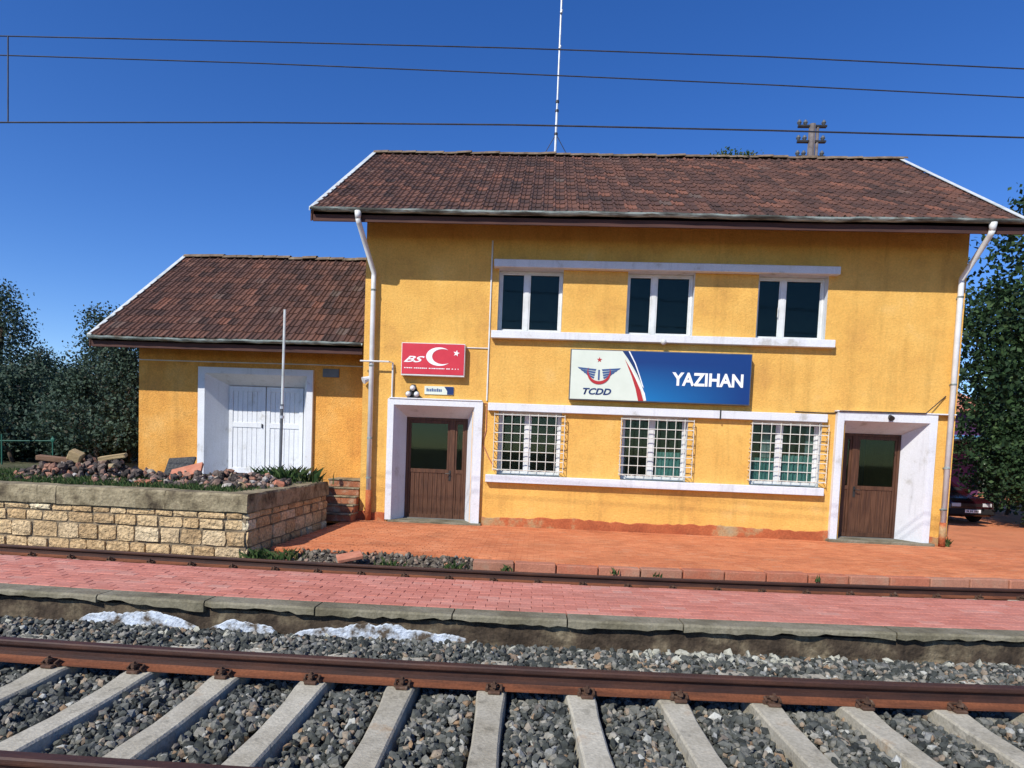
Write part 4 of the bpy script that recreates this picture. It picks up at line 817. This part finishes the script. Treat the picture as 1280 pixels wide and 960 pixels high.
def cap(c, rz, l, dp):
    q = MB(); n = max(3, int(l/.16)); h = (RT-.43)/2; vs = []; fs = []
    for i in range(n+1):
        x = -l/2+.004+(l-.008)*i/n; e = lambda k: random.uniform(-k, k)
        vs += [(x, -dp/2+e(.008), -h+.012+e(.006)), (x, -dp/2+e(.009), e(.01)), (x, -dp/2+.004+e(.006), h-.03+e(.006)), (x, -dp/2+.028+e(.008), h+e(.005)), (x, dp/2, h+e(.006)), (x, dp/2, -h)]
    for i in range(n):
        for k in range(6): fs.append((i*6+k, i*6+(k+1) % 6, (i+1)*6+(k+1) % 6, (i+1)*6+k))
    fs += [tuple(range(6)), tuple(n*6+k for k in range(5, -1, -1))]; q.add(vs, fs)
    link(bpy.data.objects.new('cap_stone', q.mesh('cap_stone', CAPS)), rw, Matrix.LocRotScale(c, Euler((random.uniform(-.01, .01), random.uniform(-.006, .006), rz)), None))
t = -.02
for l in [1.36, 1.85, .33, 1.25, 1.5, 1.1, 1.3, 1.2, 1.4, 1.1, 1.3, 1.2]:
    cap(fpt(t+l/2, .17, (RT+.43)/2), angF, l, .40); t += l
t = .36
while t < SLN-.05:
    l = min(random.uniform(.8, 1.3), SLN-t); cap(spt(t+l/2, .17, (RT+.43)/2), math.atan2(sdv.y, sdv.x), l, .38); t += l
# raised earth behind the wall
q = MB(); N = 50; M = 26; vs = []; fs = []
for j in range(M+1):
    for i in range(N+1):
        u = i/N; v = j/M; y = 10.0+v*v*60; x = -60+u*55.2 if y < 15.45 else -60+u*(60-9.9)
        x = min(x, -4.80) if y < 15.45 else x
        if y < 10.6: y = max(y, AY+.38+(-x-4.3)*.04)
        vs.append((x, y, RT-.05+.03*math.sin(x*2.3)+.03*math.sin(y*1.7+x)-(.0 if y > 10.2 else .02)))
for j in range(M):
    for i in range(N): fs.append((j*(N+1)+i, j*(N+1)+i+1, (j+1)*(N+1)+i+1, (j+1)*(N+1)+i))
q.add(vs, fs); tag(q.build('raised_terrain', SOIL, None, True), 'raised earth of the loading ramp and the ground behind it', 'ground', kind='structure')
n = 9000; X = rng.uniform(-14, -4.75, n); Yv = 10.05+rng.beta(1.2, 1.6, n)*3.9; Yv = np.maximum(Yv, AY+.42+(-X-4.3)*.04)
o = link(bpy.data.objects.new('grass', blades('grass', np.stack([X, Yv, np.full(n, RT-.05)], -1), .10, GRASS))); tag(o, 'short green grass covering the top of the loading ramp', 'grass', kind='stuff')
# weeds
def tufts(name, label, spots, h, cat='weeds'):
    P = []; 
    for (x, y, z, k, r) in spots: P.append(np.stack([x+rng.normal(0, r, k), y+rng.normal(0, r, k), np.full(k, z)], -1))
    o = link(bpy.data.objects.new(name, blades(name, np.concatenate(P), h, GRASS, .5, .014))); tag(o, label, cat, kind='stuff')
c = onZ(322, 690, -.2)
tufts('corner_weeds', 'green weeds at the foot of the retaining wall corner', [(c[0]+.05, c[1]-.12, -.30, 120, .12), (c[0]+.5, c[1]-.05, -.28, 60, .12), (-2.2, tr(-2.2)+5.3, -.3, 50, .1), (-1.2, tr(-1.2)+5.35, -.3, 40, .08)], .16)
tufts('kerb_weeds', 'scattered green weeds along the station kerb', [(-.4, tr(-.4)+5.5, -.28, 22, .05), (1.25, tr(1.25)+5.55, -.26, 9, .03), (1.9, tr(1.9)+5.52, -.27, 6, .04), (4.4, tr(4.4)+5.55, -.26, 7, .02), (7.9, tr(7.9)+5.55, -.26, 12, .06)], .10)
tufts('ramp_weeds', 'tall leafy weeds at the ramp end by the steps', [(-5.1, 13.3, RT-.05, 150, .22), (-5.5, 13.2, RT-.05, 80, .2)], .34)
tufts('door_weeds', 'small dry weeds at the foot of the downpipe', [(8.98, FY-.08, ZB, 30, .035)], .2)
# rubble on the ramp
def heap(spots):
    P = []; S = []
    for (pxc, Y, h, wx_, k) in spots:
        cx = onY(pxc, 590, Y)[0]
        for _ in range(k):
            a, b = random.gauss(0, 1), random.gauss(0, 1); hh = h*math.exp(-.5*(a*a+b*b)*.7)
            P.append((cx+a*wx_, min(Y+b*.3, 14.0), RT-.02+hh*random.uniform(.3, 1))); S.append(random.uniform(.03, .095))
    return np.array(P), np.array(S)
P, S = heap([(75, 12.3, .36, .30, 120), (100, 12.3, .42, .30, 140), (140, 12.4, .40, .30, 140), (185, 12.4, .2, .4, 80), (240, 12.4, .20, .35, 80), (285, 12.2, .24, .35, 100), (325, 12.0, .22, .35, 110), (365, 12.0, .14, .3, 60), (300, 11.2, .07, .8, 60), (150, 11.3, .06, 1.0, 40)])
keep = (P[:, 0] < -4.75); o = link(bpy.data.objects.new('rubble_heap', stones('rubble_heap', P[keep], S[keep], RUB))); tag(o, 'heap of dark and pinkish rubble on the loading ramp', 'rubble', kind='stuff')
def piece(name, label, cat, mat, pxc, pyc, Y, dims, rot, c=.01):
    p = onY(pxc, pyc, Y); q = MB(); q.box(-dims[0]/2, dims[0]/2, -dims[1]/2, dims[1]/2, -dims[2]/2, dims[2]/2, c, Matrix.LocRotScale(Vector(p), Euler(rot), Vector((1, 1, 1))))
    for i, v in enumerate(q.v): q.v[i] = tuple(a+random.uniform(-.008, .008) for a in v)
    tag(q.build(name, mat), label, cat)
piece('timber_plank', 'brown timber plank lying at the outer end of the rubble', 'plank', TIMD, 72, 574, 12.2, (.75, .16, .10), (.1, .06, .12))
piece('stone_block', 'square ochre stone block on top of the rubble heap', 'stone', TIMB, 95, 570, 12.2, (.24, .2, .2), (.3, .45, .3), .02)
piece('timber_plank', 'pale yellow plank sloping over the rubble heap', 'plank', TIMB, 141, 571, 12.3, (.52, .14, .07), (.2, -.16, .1))
piece('broken_slab', 'dark tilted slab leaning on the shed door frame', 'slab', BALG, 225, 583, 12.9, (.55, .5, .06), (.75, -.12, .1))
piece('broken_slab', 'large orange pink slab leaning in the rubble', 'slab', TERRA, 233, 590, 12.4, (.62, .36, .07), (.6, -.28, .15))
piece('broken_slab', 'flat pinkish slab lying near the wall edge', 'slab', TERRA, 186, 603, 11.4, (.40, .25, .07), (.1, .02, .1))
piece('stone_block', 'small cream stone block in front of the rubble', 'stone', TIMB, 303, 609, 11.0, (.15, .13, .13), (.3, .5, .5), .02)
piece('stone_block', 'small pale pink stone near the flag pole foot', 'stone', TERRA, 349, 605, 11.6, (.18, .14, .11), (.2, .3, .5), .02)
# brick steps
stp_ = empty('brick_steps', (-4.2, 13.9, ZB)); tag(stp_, 'worn brick steps between the ramp wall and the station corner', 'steps')
for k in range(5):
    y0 = 13.9+k*.20; z1 = ZB+.18*(k+1); q = MB(); q.box(-4.86, -4.075, y0, WY-.02, z1-.18+.001, z1-.035, .01); q.build('riser', STEP, stp_)
    q = MB(); q.box(-4.87, -4.07, y0-.02, WY-.018, z1-.034, z1, .008); q.build('tread', CAPS, stp_)
# flag pole in front of the goods door
Yg = 13.3; a, b = onY(355, 387, Yg), onY(351, 600, Yg); fp = empty('flag_pole', (a[0], Yg, RT)); tag(fp, 'thin white flag pole in front of the goods shed door', 'pole')
q = MB(); q.tube([(a[0]-.02, Yg, RT-.1), (a[0], Yg, 2.35)], .032, 8); q.build('lower_pole', CASE, fp); q = MB(); q.tube([(a[0], Yg, 2.3), (a[0]+.02, Yg, a[2])], .028, 8); q.build('upper_pole', FLASH, fp)
for z in (2.25, 2.05): q = MB(); q.tube([(a[0], Yg, z), (a[0], Yg, z+.06)], .045, 8); q.build('joint_ring', STEEL, fp)
# green railing by the trees
Yr_ = 16.; a, b = onY(25, 552, Yr_), onY(66, 551, Yr_); gr = empty('green_railing', (b[0], Yr_, RT)); tag(gr, 'faint green metal railing below the dark trees', 'railing')
q = MB(); q.tube([(a[0]-.6, Yr_, a[2]), (b[0], Yr_, b[2])], .013, 6); q.build('rail', GREENP, gr)
for x in (b[0], a[0]-.5): q = MB(); q.tube([(x, Yr_, RT-.1), (x, Yr_, b[2]+.12)], .02, 6); q.build('post', GREENP, gr)
q = MB(); q.sphere((b[0], Yr_, b[2]+.02), .06, sc_=(1, .6, 1.2)); q.build('junction_box', GREENP, gr)

# ------------------------------------------------------------------ trees
def tree(name, label, base, blobs, trunk_r, top, mat, nl, leaf, clump=.45, group='trees'):
    T = empty(name, base); tag(T, label, 'tree')
    q = MB(); bx, by, bz = base; N = 7; pts = [(bx+.12*math.sin(i*1.3), by+.1*math.cos(i*1.9), bz-.2+(top-bz)*.85*i/(N-1)) for i in range(N)]; q.tube(pts, [trunk_r*(1-.82*i/(N-1)) for i in range(N)], 8)
    for bl in blobs:
        k = min(N-1, max(1, int((bl[2]-bz)/(top-bz)*N*.75))); s = Vector(pts[k]); e = Vector(bl[:3]); mdl = (s+e)/2+Vector((0, 0, .2)); q.tube([s, mdl, e], [trunk_r*.4, trunk_r*.25, trunk_r*.06], 6)
    q.build('trunk', BARK, T, True)
    vol = np.array([b[3]*b[4]*b[5] for b in blobs])**.67; vol /= vol.sum(); C = []; per = 26
    for bl, v in zip(blobs, vol):
        nc = max(6, int(nl*v/per)); u = rng.normal(size=(nc, 3)); u /= np.linalg.norm(u, axis=1)[:, None]; r = rng.random(nc)**.4*(1+rng.uniform(-.12, .18, nc))
        cc = np.array(bl[:3])+u*r[:, None]*np.array(bl[3:6]); C.append((cc[:, None]+rng.normal(0, clump*.5, (nc, per, 3))*np.array([1, 1, .7])).reshape(-1, 3))
    C = np.concatenate(C); C = C[C[:, 2] > bz+.1]
    link(bpy.data.objects.new('crown', leaves('crown', C, rng.uniform(.6, 1.3, len(C))*leaf, mat)), T); return T
def conifer(label, px, Y, py_top, wid, group='dark trees beside the goods shed', lean=0):
    tpt = onY(px, py_top, Y); h = tpt[2]-RT; blobs = []
    for k in range(7):
        f = k/6; r = wid*(1-.62*f**1.3)*.62; a = random.uniform(0, 6); blobs.append((tpt[0]+lean*f+.35*wid*(1-f)*math.cos(a+k*2), Y+.3*wid*(1-f)*math.sin(a+k*2), RT+h*(.10+.82*f), r, r, h*.13))
    blobs.append((tpt[0], Y, tpt[2]-.35, wid*.14, wid*.14, .5))
    t = tree('evergreen_tree', label, (tpt[0], Y, RT-.1), blobs, .22, tpt[2], LEAFD, 17000, .105, .42); t['group'] = group
conifer('tallest dark evergreen at the outer edge of the picture', 0, 21, 362, 2.6)
conifer('short dark evergreen in the dip between two taller ones', 52, 24, 440, 2.2)
conifer('broad dark evergreen peeking over the shed eave', 128, 22.5, 392, 2.6)
conifer('dark evergreen close beside the shed wall', 155, 20.5, 428, 1.6)
conifer('low dark evergreen in front of the taller outer one', 18, 18.5, 468, 1.7)
conifer('low bushy evergreen near the green railing', 95, 18.5, 470, 1.8)
def shrub(label, px, py, Y, r, h, z0, mat, nl=2600, leaf=.11, nm='shrub'):
    p = onY(px, py, Y); blobs = [(p[0]+random.uniform(-.6, .6)*r, Y+random.uniform(-.4, .4)*r, z0+h*random.uniform(.3, .75), r*.65, r*.6, h*.35) for _ in range(5)]
    t = tree(nm, label, (p[0], Y, z0), blobs, .07, z0+h, mat, nl, leaf, .3); t['category'] = 'shrub'; t['group'] = 'shrubs'
shrub('dark low shrub by the ramp below the outer trees', 12, 560, 17, 1.5, 1.6, RT-.05, LEAFD)
shrub('dark low shrub right behind the rubble heap', 120, 545, 17, 1.5, 1.8, RT-.05, LEAFD)
shrub('dark shrub filling the gap under the tallest evergreen', 30, 530, 20, 2.0, 3.4, RT-.05, LEAFD, 6000, .1)
shrub('dark shrub against the shed corner', 158, 530, 19, 1.4, 3.0, RT-.05, LEAFD, 5000, .1)
shrub('dark shrub in the middle under the evergreens', 85, 530, 21, 2.2, 3.6, RT-.05, LEAFD, 6000, .1)
# right hand trees
def broad(label, px, py, Y, h_top, blobs, nl, leaf=.2, mat=LEAFG):
    p = onY(px, py, Y); bl = [(p[0]+a, Y+b, c, d, e, f) for a, b, c, d, e, f in blobs]; t = tree('leafy_tree', label, (p[0], Y, ZB-.1), bl, .28, h_top, mat, nl, leaf, .6); t['group'] = 'trees beside the station'
broad('tall leafy tree rising above the roof corner', 1335, 600, 22, 13., [(0, 0, 5, 3.1, 2.6, 2.2), (-1.2, .4, 7.6, 2.2, 2.2, 1.8), (.5, 0, 9.6, 2.6, 2.2, 1.8), (.2, 0, 11.6, 1.4, 1.4, 1.2), (-2.1, -.5, 4.0, 1.9, 1.7, 1.6), (-.9, 0, 10.4, 1.1, 1.1, .8), (-2.0, .3, 6.2, 1.6, 1.6, 1.3)], 15000)
broad('leafy tree behind the parked car', 1240, 600, 27, 9., [(0, 0, 4.4, 2.2, 2, 1.3), (.6, 0, 6.4, 2.3, 2, 1.6), (-1.2, 0, 6.9, 1.4, 1.3, 1.2), (1.4, 0, 3.4, 2, 1.8, 1.2), (0, 0, 8.3, 1.5, 1.4, .9)], 9000, .18)
shrub('bright green bush with drooping branches near the parked car', 1292, 590, 21.5, 1.5, 3.4, ZB-.05, LEAFG, 3800, .15)
shrub('dark bush under the tall leafy tree', 1300, 600, 21, 2.2, 4.5, ZB-.05, LEAFG, 5000, .16)
shrub('dense dark bush behind the parked car', 1262, 590, 25, 2.6, 5.0, ZB-.05, LEAFG, 8000, .15)
shrub('dense dark bush at the very edge beside the tall leafy tree', 1315, 600, 19.6, 1.6, 3.6, ZB-.05, LEAFG, 6000, .13)
# far house
Yh = 42.; a, b = onY(1196, 512, Yh), onY(1240, 548, Yh); fh = empty('distant_house', (a[0]+2, Yh, ZB)); tag(fh, 'distant purple house with orange roof seen through the trees', 'house')
q = MB(); q.box(a[0]-4, b[0]-.6, Yh, Yh+7, ZB-.2, a[2], 0); q.build('wall', PURP, fh)
q = MB(); q.add([(a[0]-4.5, Yh-.5, a[2]-.05), (b[0]-.1, Yh-.5, a[2]-.05), (b[0]-.1, Yh+3.5, a[2]+1.5), (a[0]-4.5, Yh+3.5, a[2]+1.5), (a[0]-4.5, Yh+7.5, a[2]-.05), (b[0]-.1, Yh+7.5, a[2]-.05), (a[0]-4.5, Yh-.5, a[2]-.2), (b[0]-.1, Yh-.5, a[2]-.2), (a[0]-4.5, Yh+7.5, a[2]-.2), (b[0]-.1, Yh+7.5, a[2]-.2)], [(0, 1, 2, 3), (3, 2, 5, 4), (0, 6, 7, 1), (4, 5, 9, 8), (0, 3, 4, 8, 6), (1, 7, 9, 5, 2), (6, 8, 9, 7)]); q.build('roof', TERRA, fh)
q = MB(); q.box(a[0]-4, b[0]+1.5, Yh-3, Yh-.01, b[2]-.25, b[2], .02); q.build('awning', BLUEM, fh)
for x in (a[0]-3.8, b[0]+1.3): q = MB(); q.tube([(x, Yh-2.9, ZB-.1), (x, Yh-2.9, b[2]-.24)], .06, 8); q.build('post', STEEL, fh)

# ------------------------------------------------------------------ parked car
def car(px, py, rz):
    p = onZ(px, py, ZB); Mx = Matrix.Translation((p[0], p[1], ZB)) @ Matrix.Rotation(rz, 4, 'Z')
    cr = empty('parked_car', (p[0], p[1], ZB)); tag(cr, 'dark maroon car parked in the shade beside the station', 'car')
    def T(q): q.v = [tuple(Mx @ Vector(v)) for v in q.v]; return q
    def loft(sec):
        q = MB(); n = len(sec[0][1])*2; vs = []; fs = []
        for y, hp in sec: vs += [(x, y, z) for x, z in hp]+[(-x, y, z) for x, z in hp[::-1]]
        for i in range(len(sec)-1):
            for k in range(n): fs.append((i*n+k, i*n+(k+1) % n, (i+1)*n+(k+1) % n, (i+1)*n+k))
        fs += [tuple(range(n)), tuple((len(sec)-1)*n+k for k in range(n-1, -1, -1))]; return q.add(vs, fs)
    def S(y, hw, zb, zm, zt, tw): return (y, [(hw*.9, zb), (hw, zb+.12), (hw, zm), (hw*.97, zt-.04), (tw, zt)])
    q = loft([S(0, .70, .30, .5, .62, .55), S(.06, .78, .24, .52, .70, .64), (S(.3, .83, .2, .56, .77, .68)), S(.9, .84, .2, .6, .86, .7), S(1.15, .845, .2, .62, .93, .74), S(2.2, .845, .2, .62, .95, .76), S(3.4, .84, .2, .62, .95, .76), S(3.7, .83, .22, .62, .92, .74), S(4.05, .76, .3, .6, .8, .68)]); T(q).build('body', CARP, cr, False)
    q = loft([(1.12, [(.70, .92), (.70, .93), (.70, .935), (.69, .94), (.68, .945)]), (1.75, [(.74, .94), (.70, 1.15), (.62, 1.34), (.58, 1.37), (.5, 1.385)]), (2.5, [(.74, .94), (.70, 1.16), (.62, 1.37), (.58, 1.40), (.5, 1.42)]), (3.2, [(.74, .94), (.69, 1.15), (.60, 1.34), (.56, 1.37), (.48, 1.385)]), (3.75, [(.70, .92), (.70, .93), (.70, .935), (.68, .94), (.66, .945)])]); T(q).build('cabin', CARP, cr)
    q = MB(); q.add([(-.64, 1.17, .985), (.64, 1.17, .985), (.53, 1.70, 1.335), (-.53, 1.70, 1.335), (-.64, 1.17, .965), (.64, 1.17, .965)], [(0, 1, 2, 3), (0, 4, 5, 1)]); T(q).build('windscreen', TYRE, cr)
    for s in (-1, 1):
        q = MB(); q.box(.36*s if s > 0 else -.66, .66 if s > 0 else -.36, -.012, .1, .53, .64, .012); T(q).build('headlight', LAMPG, cr)
        q = MB(); q.box(.84*s-.10, .84*s+.10, 1.25, 1.37, .94, 1.04, .02); T(q).build('mirror', CARP, cr)
    q = MB()
    for k in range(3): q.box(-.33, .33, -.006, .05, .545+k*.032, .563+k*.032, .002)
    T(q).build('grille', DARK, cr)
    q = MB(); q.box(-.76, .76, -.05, .12, .28, .47, .03); T(q).build('bumper', TYRE, cr)
    pl = MB(); pl.box(-.26, .26, -.064, -.0505, .345, .445, .004); po = T(pl).build('number_plate', WTXT, cr)
    q = MB()
    for k, x in enumerate((-.20, -.155, -.08, -.03, .06, .11, .16)): q.box(x-.014, x+.014, -.070, -.0645, .37, .425)
    T(q).build('plate_marks', DARK, po)
    for y in (.78, 3.25):
        for s in (-1, 1):
            wh = MB(); wh.tube([(s*.66, y, .30), (s*.70, y, .30), (s*.82, y, .30), (s*.855, y, .30)], [.27, .3, .3, .27], 18); wo = T(wh).build('wheel', TYRE, cr); rm = MB(); rm.tube([(s*.83, y, .30), (s*.862, y, .30)], .18, 14); T(rm).build('rim', STEEL, wo)
car(1213, 655, R(8))
# moss tufts on the ridge
P = []
for px in (908, 932):
    c = onY(px, 190, RY); P.append(np.stack([c[0]+rng.normal(0, .18, 160), RY+rng.normal(0, .08, 160), RZ+.05+np.abs(rng.normal(0, .09, 160))], -1))
P = np.concatenate(P); o = link(bpy.data.objects.new('ridge_weeds', leaves('ridge_weeds', P, rng.uniform(.05, .1, len(P)), GRASS))); tag(o, 'dry weeds growing in the station roof ridge', 'weeds', kind='stuff')
